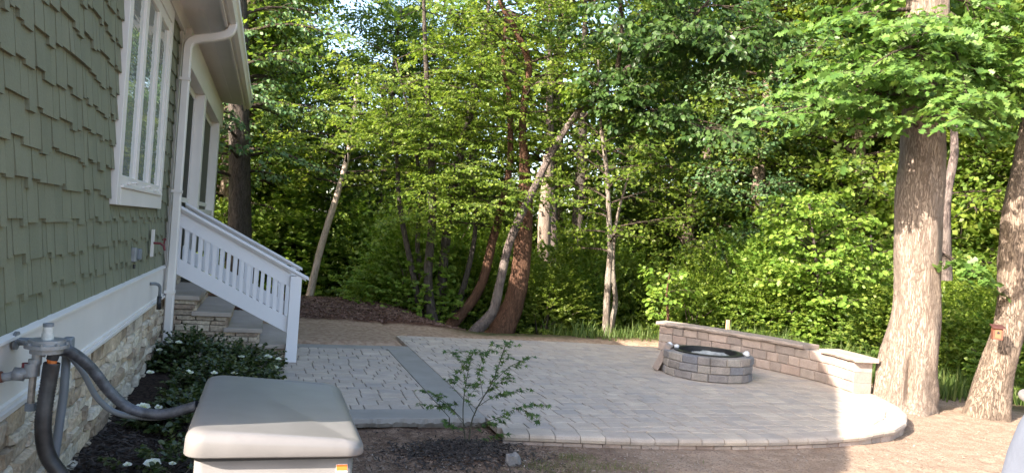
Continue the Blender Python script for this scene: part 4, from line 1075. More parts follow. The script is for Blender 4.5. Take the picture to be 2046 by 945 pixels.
# box faces the camera-left; ax across, bx_ into the depth
def obox(c, hx, hy, hz):
    return MB().hexa([tuple(c+ax*sx*hx+bx_*sy*hy+up*sz*hz) for sz in (-1, 1) for (sx, sy) in ((-1, -1), (1, -1), (1, 1), (-1, 1))])
obox(q, 0.048, 0.045, 0.065).build('box', CEDAR, bh)
rf = MB(); rf.hexa([tuple(q+ax*a+bx_*b+up*c) for (a, b, c) in ((-0.062, -0.075, 0.060), (0.062, -0.075, 0.060), (0.062, 0.06, 0.085), (-0.062, 0.06, 0.085), (-0.062, -0.075, 0.072), (0.062, -0.075, 0.072), (0.062, 0.06, 0.097), (-0.062, 0.06, 0.097))]); rf.build('roof', plainmat('dark_red_roof', (0.07, 0.022, 0.018), 0.7), bh)
fp = obox(q-bx_*0.048, 0.030, 0.002, 0.048).build('face_plate', plainmat('orange_wood', (0.26, 0.10, 0.045), 0.7), bh)
mb = MB(); c0 = q-bx_*0.052+up*0.012; mb.tube([c0, c0-bx_*0.003], 0.014, 12); mb.build('entrance_hole', BLACKM, fp)
P = PX([(1892, 560), (1890, 430), (1894, 380), (1903, 330), (1907, 300), (1905, 230)], 9.5)
tree('broken_trunk', 'slim grey trunk between the oak and the right edge tree', tuple(P[0]), P, [0.08, 0.075, 0.07, 0.065, 0.06, 0.05], BARK_GR, L_MAPLE, 8, 0, n=24)

def cleft(o, ax_, az_, zc, wz, wa, depth):
    me = o.data; n = len(me.vertices); v = np.empty(n*3, np.float32); me.vertices.foreach_get('co', v); v = v.reshape(-1, 3)
    c = np.array(ax_); d = v[:, :2]-c; a = np.arctan2(d[:, 1], d[:, 0]); da = (a-az_+math.pi) % (2*math.pi)-math.pi
    k = np.exp(-(da/wa)**2)*np.exp(-((v[:, 2]-zc)/wz)**4)*depth; v[:, :2] -= d*k[:, None]; me.vertices.foreach_set('co', v.ravel()); me.update()
ot = [c for c in oak.children if c.name.startswith('trunk')][0]
cleft(ot, (7.25, 6.93), math.atan2(-6.9, -7.2)+0.12, 0.22, 0.33, 0.16, 0.42)
cleft(ot, (7.25, 6.93), math.atan2(-6.9, -7.2)-0.75, 0.10, 0.28, 0.2, 0.25)
cleft(ot, (7.27, 6.90), math.atan2(-6.9, -7.2)+0.10, 1.44, 0.05, 0.12, 0.25)
# --- the middle group ---------------------------------------------------------------
P = PX([(940, 690), (950, 664), (985, 622), (1000, 560), (1020, 480), (1070, 370), (1120, 275), (1180, 190), (1200, 168), (1240, 148), (1320, 90), (1400, 78), (1470, 66)], [12.7]*8+[12.6, 12.4, 12.0, 11.7, 11.4])
grey = thing('curved_grey_tree', 'curved grey trunk leaning right with a dark broad leaved canopy', 'tree', tuple(P[1]))
trunkmesh('trunk', P, [0.18, 0.125, 0.088, 0.074, 0.070, 0.066, 0.062, 0.058, 0.06, 0.055, 0.045, 0.03, 0.015], BARK_GR, grey, 16, 80, 0.03, 0.1)
rs = np.random.RandomState(14); L = Leaves('oval', 0.9); W = Geo()
Q1 = PX([(1188, 200), (1230, 212), (1290, 215), (1340, 235), (1420, 260)], [12.6, 12.4, 12.1, 11.9, 11.6]); W.add(*tube(smoothpath(Q1, 16), np.linspace(0.045, 0.012, 16), 7))
Q2 = PX([(1232, 152), (1243, 60), (1238, -20), (1245, -160)], [12.4, 12.2, 12.0, 11.8]); W.add(*tube(smoothpath(Q2, 14), np.linspace(0.045, 0.02, 14), 7))
Q3 = PX([(1320, 90), (1390, 30), (1450, -40), (1500, -120)], [12.0, 11.7, 11.4, 11.0]); W.add(*tube(smoothpath(Q3, 14), np.linspace(0.035, 0.012, 14), 7))
srcs = [smoothpath(q, 30) for q in (P[7:], Q1, Q2, Q3)]
for k in range(118):
    S = srcs[rs.choice([0, 0, 0, 1, 1, 2, 3])]; q = S[rs.randint(7, 30)]
    az = rs.uniform(0, 2*math.pi)
    if q[0] < 6.2 and math.cos(az+1.0) < 0 and q[2] < 5: continue
    limb(rs, L, W, q, az, rs.uniform(-0.2, 0.5), rs.uniform(0.7, 1.7), 0.012, 0.105, 0.055, 8, 0.4, 0.8, 0.7, nj=0.6, spray=2)
L2 = Leaves('oval', 0.8)
for k in range(9):
    q = srcs[0][rs.randint(0, 5)]; limb(rs, L2, W, q, rs.uniform(2.6, 4.2), rs.uniform(-0.1, 0.5), rs.uniform(0.45, 0.75), 0.008, 0.13, 0.06, 6, 0.4, 1.1, 0.7, nj=0.4, spray=1)
L2.build('sunlit_leaf_spray', L_FRESH, grey)  # same species as the dark crown; sunlight put into a paler leaf colour
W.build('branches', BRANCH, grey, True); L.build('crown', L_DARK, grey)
P = PX([(985, 690), (1000, 668), (1028, 600), (1042, 520), (1049, 400), (1048, 330), (1044, 250), (1050, 190), (1056, 128), (1030, 60), (1000, 5), (960, -120)], 13.2)
tree('red_brown_tree', 'thick red brown curved trunk rising at the back of the patio', tuple(P[1]), P, [0.30, 0.24, 0.18, 0.165, 0.15, 0.10, 0.07, 0.065, 0.06, 0.05, 0.04, 0.02], BARK_BR, L_BEECH, 15, 24, shape='simple', leaf=0.075, step=0.05, t=(0.52, 1), length=(0.9, 1.9), seg=18, n=70, lob=0.08)
# stems of the leafy clump
cl = thing('multi_stem_tree', 'dark clump of several thin stems left of the curved trunks', 'tree', (3.1, 13.5, -0.25))
rs = np.random.RandomState(19); L = Leaves('simple', 0.95); W = Geo()
stems = [([(868, 665), (855, 560), (865, 420), (858, 250), (850, 100), (845, -60)], 0.085), ([(845, 655), (828, 560), (800, 420), (790, 300), (760, 180)], 0.06),
         ([(878, 668), (885, 540), (905, 380), (935, 250), (962, 120), (980, -20)], 0.10), ([(885, 668), (935, 612), (965, 560), (985, 480), (998, 430), (1018, 330), (1018, 200), (1006, 130), (1012, 30)], 0.10),
         ([(895, 668), (930, 560), (950, 450), (940, 330), (930, 200)], 0.055), ([(858, 668), (835, 500), (840, 380), (820, 240), (790, 120)], 0.05)]
SP_ = []
for i, (px, r) in enumerate(stems):
    Q = PX(px, 13.5+0.25*(i % 3)); Q[0][2] = -0.3
    trunkmesh('trunk', Q, [r*1.3]+list(np.linspace(r, r*0.3, len(px)-1)), BARK_DK if i != 3 else BARK_BR, cl, 10, 40, 0.03, 0.05, seed=i); SP_.append(smoothpath(Q, 40))
for k in range(150):
    S = SP_[k % 6]; i = rs.randint(13, 40); az = rs.uniform(math.pi*0.9, 2.15*math.pi) if rs.rand() < 0.6 else rs.uniform(0, 6.3)
    if S[i][2] < 3.0 and S[i][0]+1.3*math.cos(az) < 2.2: continue      # its low left side is bare
    if S[i][2] < 2.2 and math.cos(az) > 0.2: continue
    limb(rs, L, W, S[i], az, rs.uniform(-0.1, 0.4), rs.uniform(0.9, 2.3), 0.012, 0.058, 0.034, 9, 0.42, 0.2, 0.35, spray=3)
W.build('branches', BRANCH, cl, True); L.build('crown', L_BEECH, cl)
P = PX([(612, 625), (617, 600), (640, 500), (672, 395), (690, 330), (705, 250), (715, 150)], 16.6)
tree('leaning_pale_tree', 'slim pale sunlit trunk leaning right beyond the stair railing', tuple(P[0]), P, [0.095, 0.082, 0.075, 0.068, 0.06, 0.05, 0.03], BARK_SUNLIT, L_YEL, 21, 26, leaf=0.09, step=0.06, t=(0.55, 1), length=(0.9, 2.2), n=40)
P = PX([(478, 560), (478, 470), (480, 340), (478, 240), (476, 100), (472, -100), (470, -400)], 16.3)
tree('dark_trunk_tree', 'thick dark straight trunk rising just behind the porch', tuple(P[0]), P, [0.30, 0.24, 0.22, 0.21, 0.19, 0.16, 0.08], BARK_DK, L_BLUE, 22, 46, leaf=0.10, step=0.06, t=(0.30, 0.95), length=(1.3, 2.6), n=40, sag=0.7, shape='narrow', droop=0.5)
P = PX([(1082, 640), (1086, 540), (1088, 450), (1092, 380), (1094, 310)], 17.2)
tree('dead_snag', 'pale dead trunk lit by the sun behind the red brown tree', tuple(P[0]), P, [0.20, 0.175, 0.16, 0.14, 0.10], BARK_PALE, L_BEECH, 23, 0, n=30)
P = PX([(1104, 640), (1104, 540), (1104, 450), (1100, 350), (1098, 200), (1100, 0)], 17.9)
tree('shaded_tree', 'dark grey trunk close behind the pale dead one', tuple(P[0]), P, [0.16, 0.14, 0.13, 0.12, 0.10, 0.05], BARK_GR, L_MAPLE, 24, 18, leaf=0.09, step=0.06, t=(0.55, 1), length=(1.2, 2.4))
P = PX([(1146, 640), (1150, 520), (1158, 400), (1163, 300), (1165, 180), (1170, 0)], 17.6)
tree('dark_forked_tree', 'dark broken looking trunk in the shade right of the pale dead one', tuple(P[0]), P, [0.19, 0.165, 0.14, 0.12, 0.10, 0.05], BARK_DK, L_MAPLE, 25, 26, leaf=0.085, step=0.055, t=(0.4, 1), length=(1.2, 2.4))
P = PX([(1210, 695), (1212, 620), (1215, 560), (1219, 500), (1216, 420), (1212, 340), (1200, 240), (1195, 120)], 12.3)
tw = tree('twin_stem_tree', 'slim mottled trunk with a twin stem at the back edge of the patio', tuple(P[0]), P, [0.075, 0.062, 0.058, 0.052, 0.046, 0.038, 0.03, 0.018], BARK_MOT, L_BEECH, 26, 24, leaf=0.07, step=0.05, t=(0.42, 1), length=(0.8, 1.8), n=40)
Q = PX([(1218, 695), (1224, 640), (1230, 600), (1224, 530), (1232, 440), (1262, 330)], 12.5)
trunkmesh('twin_stem', Q, [0.06, 0.05, 0.045, 0.04, 0.03, 0.015], BARK_MOT, tw, 10, 30, seed=4)
P = PX([(1432, 620), (1438, 500), (1446, 410), (1450, 320), (1460, 240), (1464, 170), (1500, 120), (1520, 40)], 20)
tree('far_pale_tree', 'far pale patchy trunk forking high above the seat wall', tuple(P[0]), P, [0.16, 0.14, 0.13, 0.12, 0.11, 0.10, 0.06, 0.04], BARK_PALE, L_YEL, 27, 34, leaf=0.11, step=0.075, t=(0.3, 1), length=(1.2, 2.6), n=40)
P = PX([(1630, 640), (1634, 560), (1645, 470), (1642, 380), (1628, 320), (1608, 240), (1590, 120), (1580, -60)], 17)
tree('vine_covered_tree', 'pale slim trunk rising behind the bright sapling on the right', tuple(P[0]), P, [0.13, 0.12, 0.11, 0.10, 0.08, 0.07, 0.06, 0.03], BARK_MOT, L_MAPLE, 28, 34, leaf=0.10, step=0.065, t=(0.3, 1), length=(1.2, 2.6), n=40)
P = PX([(1700, 560), (1692, 450), (1672, 390), (1660, 330)], 15)
tree('bent_sapling', 'thin pale bent stem right of the vine covered trunk', tuple(P[0]), P, [0.05, 0.045, 0.035, 0.02], BARK_PALE, L_YEL, 29, 8, leaf=0.09, step=0.06, t=(0.3, 1), length=(0.8, 1.6))
P = PX([(1332, 700), (1335, 640), (1332, 590), (1338, 545)], 11.6)
tree('red_stem_sapling', 'thin reddish sapling at the left end of the seat wall', tuple(P[0]), P, [0.028, 0.024, 0.018, 0.008], BARK_BR, L_FRESH, 30, 12, shape='oval', leaf=0.085, step=0.06, t=(0.4, 1), length=(0.4, 0.8), ntw=6)
P = PX([(1385, 680), (1408, 620), (1425, 560), (1432, 480)], 13)
tree('thin_pale_sapling', 'thin pale leaning stem behind the seat wall', tuple(P[0]), P, [0.022, 0.02, 0.016, 0.01], BARK_PALE, L_BEECH, 31, 12, leaf=0.07, step=0.055, t=(0.5, 1), length=(0.6, 1.1), ntw=6)
# bright sapling right of the seat wall
P = PX([(1642, 730), (1640, 640), (1636, 560), (1625, 480), (1615, 400)], 11)
tree('bright_sapling', 'bushy bright green sapling behind the right end of the seat wall', tuple(P[0]), P, [0.05, 0.045, 0.035, 0.025, 0.01], BARK_GR, L_FRESH, 32, 46, shape='oval', leaf=0.095, step=0.06, t=(0.12, 1), length=(0.9, 1.45), sag=0.5, profile='dome', spray=2)
P = PX([(1752, 740), (1748, 640), (1745, 560), (1740, 470)], 12.5)
tree('right_sapling', 'leafy green sapling seen left of the oak trunk', tuple(P[0]), P, [0.05, 0.045, 0.035, 0.015], BARK_GR, L_FRESH, 33, 30, shape='simple', leaf=0.085, step=0.055, t=(0.1, 1), length=(0.8, 1.5), sag=0.5)
# broad leaved sprays hanging in the light over the grey trunk
# --- the woodland behind ---------------------------------------------------------------
def proto_tree(seed, H, leafm, leaf, shape, t0=0.08, L0=2.0, L1=4.2, limbs=105, label='', group='', cat='tree', r=0.2, bark=BARK_FAR, step=0.07):
    rs = np.random.RandomState(seed); P = [(0, 0, -0.6)]; x = y = 0
    for k in range(1, 8): x += rs.normal(0, 0.18); y += rs.normal(0, 0.18); P.append((x, y, H*k/7))
    return tree('woodland_tree', label, (0, 0, 0), np.array(P), list(np.linspace(r*1.25, r*0.25, 8)), bark, leafm, seed, limbs, group, cat, shape, leaf, step, (t0, 1.0), (L0, L1), seg=9, n=26, el=0.3, sag=0.5, ntw=12, fuzz=0.09, spray=3, nj=0.8)
def copy_tree(root, loc, rz, sc):
    c = root.copy(); COL.objects.link(c); c.location = loc; c.rotation_euler = (0, 0, rz); c.scale = (sc, sc, sc)
    for ch in root.children:
        d = ch.copy(); COL.objects.link(d); d.parent = c
    return c
GRP = 'tall trees of the woodland beyond the clearing'
protos = [proto_tree(101, 13, L_MAPLE, 0.125, 'simple', label='tall mid green tree deep in the woodland behind the patio', group=GRP+', mid green'), proto_tree(102, 15, L_YEL, 0.12, 'simple', label='tall yellow green tree deep in the woodland behind the patio', group=GRP+', yellow green', L1=4.6),
          proto_tree(103, 12, L_BEECH, 0.11, 'simple', label='tall fresh green fine leaved tree deep in the woodland', group=GRP+', fresh green'), proto_tree(104, 16, L_BLUE, 0.14, 'narrow', label='tall blue green tree with drooping boughs deep in the woodland', group=GRP+', blue green', L1=3.6)]
rs = np.random.RandomState(77); spots = []
for row, (D, n, a0, a1) in enumerate([(21, 13, -14, 74), (26, 15, -18, 76), (32, 18, -20, 80), (40, 18, -22, 82)]):
    for k in range(n):
        a = rad(a0+(a1-a0)*(k+rs.uniform(0.2, 0.8))/n); d = D+rs.uniform(-1.8, 1.8); spots.append((d*math.sin(a), d*math.cos(a), row, a))
used = [False]*4
for i, (x, y, row, a) in enumerate(spots):
    if row > 0 and -2 < math.degrees(a) < 27 and (i*7) % 5 < 4: continue      # thinner woods, the sky shows
    k = rs.choice(4, p=[0.3, 0.28, 0.27, 0.15]); p = protos[k]; sc = rs.uniform(0.85, 1.2)
    if math.degrees(a) < 42 and math.degrees(a) > 3 and row > 0: sc *= 0.80
    if 0 < math.degrees(a) < 21: sc *= 0.62
    loc = (x, y, -0.5); rz = rs.uniform(0, 6.28)
    if not used[k]:
        p.location = loc; p.rotation_euler = (0, 0, rz); p.scale = (sc,)*3; used[k] = True
    else: copy_tree(p, loc, rz, sc)

# --- understory shrubs --------------------------------------------------------------------
def shrub(name, label, c, r, h, leafm, leaf, n, seed, shape='simple', group=None, stems=7, cat='shrub', up=0.6):
    rs = np.random.RandomState(seed); root = thing(name, label, cat, tuple(c), group); L = Leaves(shape); W = Geo()
    for k in range(stems):
        a = rs.uniform(0, 6.28); e = rs.uniform(0.5, 1.4); ln = h*rs.uniform(0.7, 1.1)
        P = [np.array(c, float)+np.array([rs.normal(0, r*0.1), rs.normal(0, r*0.1), -0.05])]
        for j in range(4): e2 = e-0.12*j; P.append(P[-1]+ln/4*np.array([math.cos(a)*math.cos(e2)*r/h, math.sin(a)*math.cos(e2)*r/h, math.sin(e2)]))
        W.add(*tube(np.array(P), np.linspace(0.012*h+0.004, 0.003, 5), 4))
    nt_ = int(n/12)
    for k in range(nt_):
        d = rs.normal(0, 1, 3); d[2] = abs(d[2])*1.1; d /= np.linalg.norm(d); k_ = rs.uniform(0.45, 1.0)**0.6*(1+0.18*math.sin(5*math.atan2(d[1], d[0])+seed)+rs.normal(0, 0.07))
        q = np.array(c)+np.array([d[0]*r, d[1]*r, d[2]*h])*k_
        o = np.array([d[0], d[1], d[2]*0.4+0.15+rs.normal(0, 0.25)]); o /= np.linalg.norm(o); ln = leaf*rs.uniform(2.2, 4)
        T = np.array([q, q+o*ln*0.5+[0, 0, 0.01], q+o*ln]); u = np.array([0, 0, 1.0])*up+d*0.5
        twig_leaves(rs, L, T, ln/12, leaf, u, 0.15, nj=0.5)
    W.build('stems', TWIG, root); L.build('foliage', leafm, root); return root
PS = [shrub('woodland_shrub', 'x', (0, 0, 0), 1.0, 1.2, L_FRESH, 0.058, 10500, 201, 'oval', 'g'), shrub('woodland_shrub', 'x', (0, 0, 0), 1.0, 1.2, L_BEECH, 0.05, 12000, 202, 'simple', 'g'),
      shrub('woodland_shrub', 'x', (0, 0, 0), 1.0, 1.2, L_YEL, 0.048, 12000, 203, 'simple', 'g'), shrub('woodland_shrub', 'x', (0, 0, 0), 1.0, 1.2, L_MAPLE, 0.06, 10500, 204, 'simple', 'g')]
SLAB = ['low bright green broad leaved bush in the woodland undergrowth', 'dense mid green small leaved bush in the woodland undergrowth', 'yellow green bush in the woodland undergrowth', 'deep green large leaved bush in the woodland undergrowth']
rs = np.random.RandomState(55); used = [False]*4
sp_ = []
for k in range(34):
    a = rad(-6+80*(k+rs.uniform(0.1, 0.9))/34); d = rs.uniform(19.5, 24); sp_.append((d*math.sin(a), d*math.cos(a), rs.uniform(1.6, 2.6)))
for k in range(46):
    a = rad(-2+62*(k+rs.uniform(0.1, 0.9))/46); d = rs.uniform(14.6, 19.5)
    sp_.append((d*math.sin(a), d*math.cos(a), rs.uniform(0.8, 1.5)))
for k in range(14):
    a = rad(44+32*(k+rs.uniform(0.1, 0.9))/14); d = rs.uniform(13.0, 15.5); sp_.append((d*math.sin(a), d*math.cos(a), rs.uniform(0.7, 1.3)))
for i, (x, y, sc) in enumerate(sp_):
    if x < 2.2 and y < 18.0: continue
    k = rs.choice(4, p=[0.3, 0.25, 0.22, 0.23]); p = PS[k]; rz = rs.uniform(0, 6.28)
    if not used[k]: o = p; used[k] = True
    else: o = copy_tree(p, (0, 0, 0), 0, 1)
    o.location = (x, y, float(gz(x, y))); o.rotation_euler = (0, 0, rz); o.scale = (sc, sc, sc*rs.uniform(0.8, 1.5))
    o['label'] = SLAB[k]; o['group'] = 'undergrowth bushes of the same kind, ' + ['bright green', 'mid green', 'yellow green', 'deep green'][k]
shrub('bronze_tipped_bush', 'round yellow green bush right of the red brown trunk at the patio edge', at(1088, 690, y=13.6)*[1, 1, 0]+[0, 0, -0.3], 0.85, 1.25, L_YEL, 0.055, 9500, 61)
shrub('patio_edge_bush', 'dark green bush between the yellow green bush and the mottled trunk', at(1160, 690, y=14.2)*[1, 1, 0]+[0, 0, -0.35], 0.55, 1.1, L_MAPLE, 0.07, 4200, 62)

# --- grass behind the patio -----------------------------------------------------------------
def blades(name, n, region, h, m, seed, w=0.012, clump=None):
    rs = np.random.RandomState(seed); pts = region(rs, n); n = len(pts)
    z = gz(pts[:, 0], pts[:, 1]); a = rs.uniform(0, 6.28, n); H = h*rs.uniform(0.4, 1.2, n)*(1+0.75*np.sin(pts[:, 0]*3.1+1.3*np.sin(pts[:, 1]*2.3))*np.sin(pts[:, 1]*2.7+pts[:, 0])); ln = rs.uniform(0.15, 0.7, n)*H
    w_ = w*rs.uniform(0.6, 1.3, n); d = np.stack([np.cos(a), np.sin(a), 0*a], -1); s = np.stack([-np.sin(a), np.cos(a), 0*a], -1)
    b = np.stack([pts[:, 0], pts[:, 1], z-0.01], -1)
    V = np.stack([b-s*w_[:, None], b+s*w_[:, None], b+d*(ln*0.35)[:, None]+[0, 0, 1]*(H*0.6)[:, None]+s*w_[:, None]*0.7, b+d*(ln*0.35)[:, None]+[0, 0, 1]*(H*0.6)[:, None]-s*w_[:, None]*0.7, b+d*ln[:, None]+[0, 0, 1]*H[:, None]], 1)
    i = np.arange(n)[:, None]*5
    F = np.concatenate([np.stack([i+0, i+1, i+2], -1), np.stack([i+0, i+2, i+3], -1), np.stack([i+3, i+2, i+4], -1)], 1).reshape(-1, 3)
    o = mk(name, V.reshape(-1, 3), F, m); return o
def reg_back(rs, n):
    x = rs.uniform(2.6, 12.5, n*2); y = rs.uniform(11.0, 17.5, n*2); ok = (y > 11.05+0.25*np.sin(x*3)+2.6*(x < 4.9)) | (x > 7.4)
    c = np.sin(x*1.7+1)*np.sin(y*1.9)+rs.normal(0, 0.5, n*2) > -0.5
    return np.stack([x, y], -1)[ok & c][:n]
tag(blades('tall_grass', 13000, reg_back, 0.18, L_GRASS, 71, 0.010), 'tall bright grass and weeds growing behind the patio', 'grass', kind='stuff')
def reg_right(rs, n):
    x = rs.uniform(7.4, 12, n*2); y = rs.uniform(7.2, 11, n*2); return np.stack([x, y], -1)[(x+y*0.35 > 10.8+rs.normal(0, 0.2, n*2))][:n]
tag(blades('weeds', 9000, reg_right, 0.28, L_GRASS, 72, 0.010), 'green weeds at the foot of the woodland right of the seat wall', 'weeds', kind='stuff')
def reg_front(rs, n):
    C = [(1.75, 4.85, 0.16, 0.1), (2.15, 4.95, 0.25, 0.10), (2.5, 5.5, 0.12, 0.05), (2.6, 5.0, 0.25, 0.08), (2.35, 5.25, 0.10, 0.05), (1.95, 5.0, 0.1, 0.08)]
    o = []
    for k in range(n): c = C[rs.randint(6)]; o.append((rs.normal(c[0], c[2]), rs.normal(c[1], c[3])))
    return np.array(o)
tag(blades('thin_grass', 3600, reg_front, 0.045, L_DRY, 73, 0.0018), 'thin dry grass sprouting in the dirt before the patio', 'grass', kind='stuff')

# --- loose bits on the soil -------------------------------------------------------------------
def chips(name, n, reg, size, m, seed, label, cat, flat=0.25):
    rs = np.random.RandomState(seed); pts = reg(rs, n); n = len(pts); z = gz(pts[:, 0], pts[:, 1])
    d = np.hypot((pts[:, 0]-1.47)/0.42, (pts[:, 1]-5.35)/0.3); z = z+0.075*np.exp(-d*d*1.2)+0.012
    c = np.stack([pts[:, 0], pts[:, 1], z], -1)
    D = rs.normal(0, 1, (n, 3)); D[:, 2] *= 0.35; D /= np.linalg.norm(D, axis=1)[:, None]; N = rs.normal(0, 0.35, (n, 3))+[0, 0, 1.0]; N -= D*np.sum(D*N, 1)[:, None]; N /= np.linalg.norm(N, axis=1)[:, None]; B = np.cross(N, D)
    s = size*rs.uniform(0.4, 1.4, n); a = s[:, None]*D; b = s[:, None]*B*rs.uniform(0.15, 0.4, (n, 1)); t = s[:, None]*N*flat*0.3
    V = np.stack([c-a-b*0.6, c+a-b, c+a*0.8+b, c-a+b*0.8, c-a*0.9-b*0.5+t, c+a*0.9-b*0.8+t, c+a*0.7+b*0.8+t, c-a*0.9+b*0.6+t], 1).reshape(-1, 3)
    i = np.arange(n)[:, None, None]*8; q = np.array([[4, 5, 6, 7], [0, 1, 5, 4], [1, 2, 6, 5], [2, 3, 7, 6], [3, 0, 4, 7]])[None]
    return tag(mk(name, V, (q+i).reshape(-1, 4), m), label, cat, kind='stuff')
CHIP_D = stonemat('dark_mulch', [(0.012, 0.009, 0.008), (0.035, 0.025, 0.02), (0.07, 0.05, 0.04)], stain=0.2)
CHIP_B = stonemat('bark_mulch', [(0.06, 0.03, 0.022), (0.13, 0.065, 0.045), (0.20, 0.12, 0.09)], stain=0.2)
CHIP_S = stonemat('soil_crumbs', [(0.20, 0.15, 0.11), (0.32, 0.25, 0.20), (0.12, 0.085, 0.06), (0.40, 0.34, 0.29)], stain=0.2)
def r_map(rs, n): 
    a = rs.uniform(0, 6.28, n); r = np.abs(rs.normal(0, 0.6, n)); return np.stack([1.45+0.45*r*np.cos(a), 5.33+0.30*r*np.sin(a)], -1)
chips('dark_mulch', 3800, r_map, 0.020, CHIP_D, 81, 'heap of black shredded mulch round the young maple', 'mulch')
def r_dirt(rs, n): return np.stack([rs.uniform(0.45, 2.2, n), rs.uniform(4.2, 6.05, n)], -1)
chips('mulch_litter', 1300, r_dirt, 0.012, CHIP_D, 82, 'dark mulch scraps scattered over the dirt by the generator', 'mulch')
chips('dirt_crumbs', 3000, lambda rs, n: np.stack([rs.uniform(0.5, 3.4, n), rs.uniform(4.2, 5.6, n)], -1), 0.010, CHIP_S, 83, 'crumbs and twigs lying on the bare dirt', 'debris')
chips('sand_crumbs', 3000, lambda rs, n: np.stack([rs.uniform(2.6, 7.2, n), rs.uniform(4.4, 7.0, n)], -1)[lambda: slice(None)] if False else np.array([(x, y) for x, y in zip(rs.uniform(2.6, 8.4, n*2), rs.uniform(4.3, 7.0, n*2)) if y < 5.22 or (x > 5.3 and y < 5.2+(x-5.2)*0.75)][:n]), 0.008, CHIP_S, 84, 'small stones and crumbs on the sandy soil before the patio', 'debris')
chips('bark_mulch', 7000, lambda rs, n: np.array([(x, y) for x, y in zip(rs.uniform(-0.4, 3.2, n*2), rs.uniform(12.0, 15.3, n*2)) if y+0.15*x > 12.1+rs.normal(0, 0.15)][:n]), 0.035, CHIP_B, 85, 'red brown bark mulch bank beyond the bare soil', 'mulch')
chips('bed_mulch', 3500, lambda rs, n: np.stack([rs.uniform(-0.98, 0.45, n), rs.uniform(4.2, 6.1, n)], -1), 0.022, CHIP_D, 86, 'black mulch in the planting bed along the stone base', 'mulch')

# --- flowering bushes by the stairs --------------------------------------------------------------
def flower(rs, c, parent, s):
    L = Leaves('oval', 1.3)
    for ring_, (n, el) in enumerate([(6, 0.15), (5, 0.6), (3, 1.1)]):
        a = np.arange(n)*6.283/n+rs.uniform(0, 1)+rs.normal(0, 0.12, n)
        D = np.stack([np.cos(a)*math.cos(el), np.sin(a)*math.cos(el), np.full(n, math.sin(el))], -1)
        D = D + np.array([0.15, -0.55, 0.15]); L.add(np.tile(c, (n, 1))+D*0.004, D, np.tile([0.1, -0.4, 1.0], (n, 1))-D*0.3, s*rs.uniform(0.85, 1.1, n)*(1-0.18*ring_))
    L.build('flower', L_PETAL, parent)
def bed_bush(label, c, r, h, seed, flowers, n=4200):
    b = shrub('flowering_bush', label, c, r, h, L_BUSH, 0.036, int(n*1.3), seed, 'oval', None, 12, 'bush', 0.7); rs = np.random.RandomState(seed)
    for (px, py, s) in flowers:
        y = c[1]-r*0.6; q = at(px, py, y=y); q[2] = min(q[2], c[2]+h*1.05); flower(rs, q, b, s*0.95)
bed_bush('flowering bush in front of the stairs, nearest the path', (-0.17, 7.85, 0.0), 0.36, 0.20, 301, [(535, 700, 0.045), (548, 735, 0.05), (520, 720, 0.035), (556, 718, 0.03), (483, 705, 0.03)])
bed_bush('flowering bush below the downspout corner', (-0.62, 7.85, 0.02), 0.36, 0.30, 302, [(340, 670, 0.035), (357, 685, 0.035), (405, 678, 0.028), (318, 700, 0.03)], 4200)
bed_bush('flowering bush in the middle of the planting bed', (-0.25, 6.75, 0.02), 0.42, 0.24, 303, [(378, 742, 0.04), (300, 745, 0.03), (470, 725, 0.028), (430, 715, 0.03)], 4600)
bed_bush('flowering bush close to the stone base with the largest white blooms', (-0.42, 5.75, 0.03), 0.32, 0.18, 304, [(288, 786, 0.055), (290, 766, 0.042), (318, 800, 0.03)], 2600)
bed_bush('sparse low flowering bush in the dark bed beside the generator', (-0.38, 4.7, 0.03), 0.30, 0.12, 305, [(308, 872, 0.05), (258, 880, 0.022), (345, 915, 0.02)], 700)
rs = np.random.RandomState(6); q0 = np.array([-0.72, 6.0, 0.2])

# --- young maple ------------------------------------------------------------------------------------
mp = thing('young_maple', 'young maple sapling with cut leaves planted before the patio', 'tree', (1.5, 5.4, -0.05))
rs = np.random.RandomState(41); L = Leaves('palm', 1.15); W = Geo()
branches = [([(935, 895), (946, 830), (985, 760), (1008, 695), (1014, 682)], 0.009), ([(932, 895), (925, 830), (930, 770), (942, 712), (944, 702)], 0.007), ([(926, 840), (895, 808), (865, 786), (836, 779)], 0.004),
            ([(929, 850), (900, 815), (870, 812), (833, 806)], 0.0035), ([(948, 850), (1000, 832), (1040, 812), (1078, 808)], 0.004), ([(1040, 813), (1060, 830), (1076, 842)], 0.003), ([(950, 815), (990, 790), (1030, 782), (1062, 776)], 0.004),
            ([(975, 775), (1015, 735), (1040, 722), (1064, 712)], 0.004), ([(935, 740), (915, 715), (905, 706), (888, 702)], 0.004), ([(965, 790), (958, 740), (968, 710), (975, 698)], 0.003), ([(928, 800), (905, 770), (915, 745), (930, 735)], 0.003),
            ([(938, 870), (965, 850), (985, 846), (1003, 842)], 0.003), ([(940, 860), (905, 850), (890, 838)], 0.003), ([(955, 800), (985, 775), (1000, 765), (1020, 748)], 0.003), ([(950, 830), (935, 800), (950, 775), (962, 760)], 0.003), ([(943, 880), (990, 872), (998, 868)], 0.003)]
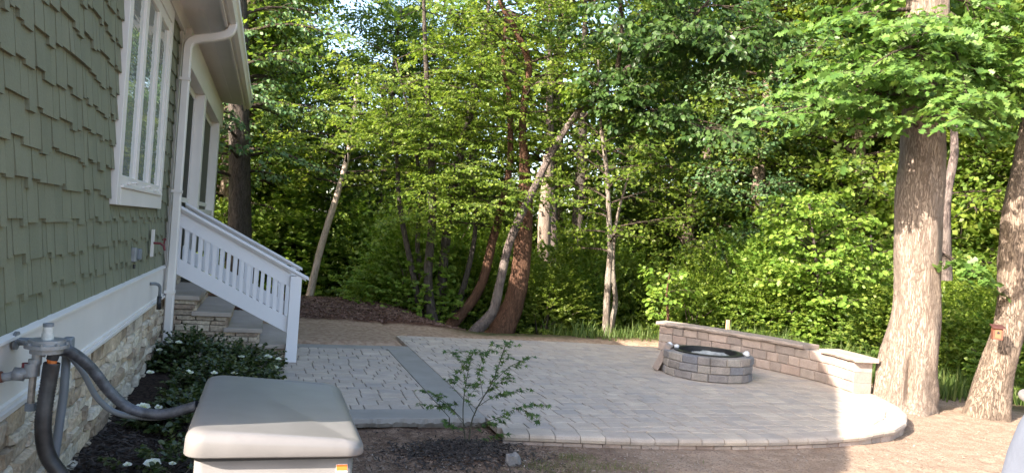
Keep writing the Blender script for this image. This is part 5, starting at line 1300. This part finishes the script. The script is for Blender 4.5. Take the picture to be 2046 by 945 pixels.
for i, (px, r) in enumerate(branches):
    Y = 5.42+rs.uniform(-0.12, 0.12)*(i > 1); Q = PX(px, [5.42]+[Y]*(len(px)-1)); S = smoothpath(Q, 14)
    W.add(*tube(S, np.linspace(r*0.7, r*0.25, 14), 6))
    S2 = S[5:] if i < 2 else S[2:]
    twig_leaves(rs, L, S2, 0.015, 0.046, np.array([0.1, -0.35, 1.0]), 0.35, nj=0.45, spread=1.0, fuzz=0.006)
    for g in range(4 if i < 2 else 2):
        b = S2[rs.randint(2, len(S2))]; a = rs.uniform(0, 6.28); T = np.array([b, b+0.05*np.array([math.cos(a), math.sin(a), 0.2]), b+0.11*np.array([math.cos(a), math.sin(a), 0.12])])
        W.add(*tube(T, np.array([0.002, 0.0015, 0.001]), 3)); twig_leaves(rs, L, T, 0.016, 0.044, np.array([0.1, -0.35, 1.0]), 0.35, nj=0.45, fuzz=0.005)
W.build('stems', plainmat('maple_stem', (0.035, 0.035, 0.018), 0.7), mp, True); L.build('leaves', leafmat('maple_leaves', [(0.03, 0.07, 0.015), (0.06, 0.11, 0.02), (0.09, 0.14, 0.03)], 0.3), mp)
for o in COL.objects:
    if o.name.startswith('branches') or o.name == 'leaves': o['kind'] = 'stuff'
def whereabouts(x, y):
    h = math.degrees(math.atan2(x, y))
    for lim, t_ in ((2, 'beyond the porch corner'), (7, 'behind the slim pale leaning trunk'), (14, 'behind the dark stem clump'), (19, 'behind the red brown trunk'), (23, 'behind the pale dead trunk'), (28, 'behind the mottled twin trunk'), (33, 'behind the fire pit'), (38, 'behind the middle of the seat wall'), (44, 'behind the right end of the seat wall'), (49, 'behind the oak'), (54, 'between the oak and the birdhouse tree')):
        if h < lim: return t_
    return 'out past the birdhouse tree'
for o in COL.objects:
    if o.name.startswith(('woodland_tree', 'woodland_shrub')) and o.parent is None:
        x, y = o.location[0], o.location[1]; d = math.hypot(x, y); k = o['label'].replace(' behind the patio', '').replace(' in the woodland undergrowth', '')
        row = ('nearest row' if d < 23 else ('second row' if d < 29.5 else 'farthest row')) if 'tree' in o.name else ('front row' if d < 17 else ('middle row' if d < 19.5 else 'rear row'))
        k = k.replace(' deep in the woodland', ''); o['label'] = k.replace('low ', '').replace('dense ', '').replace(' with drooping boughs', '')+', '+row+', '+whereabouts(x, y)
print('TRIS', sum(len(m.polygons) for m in bpy.data.meshes))
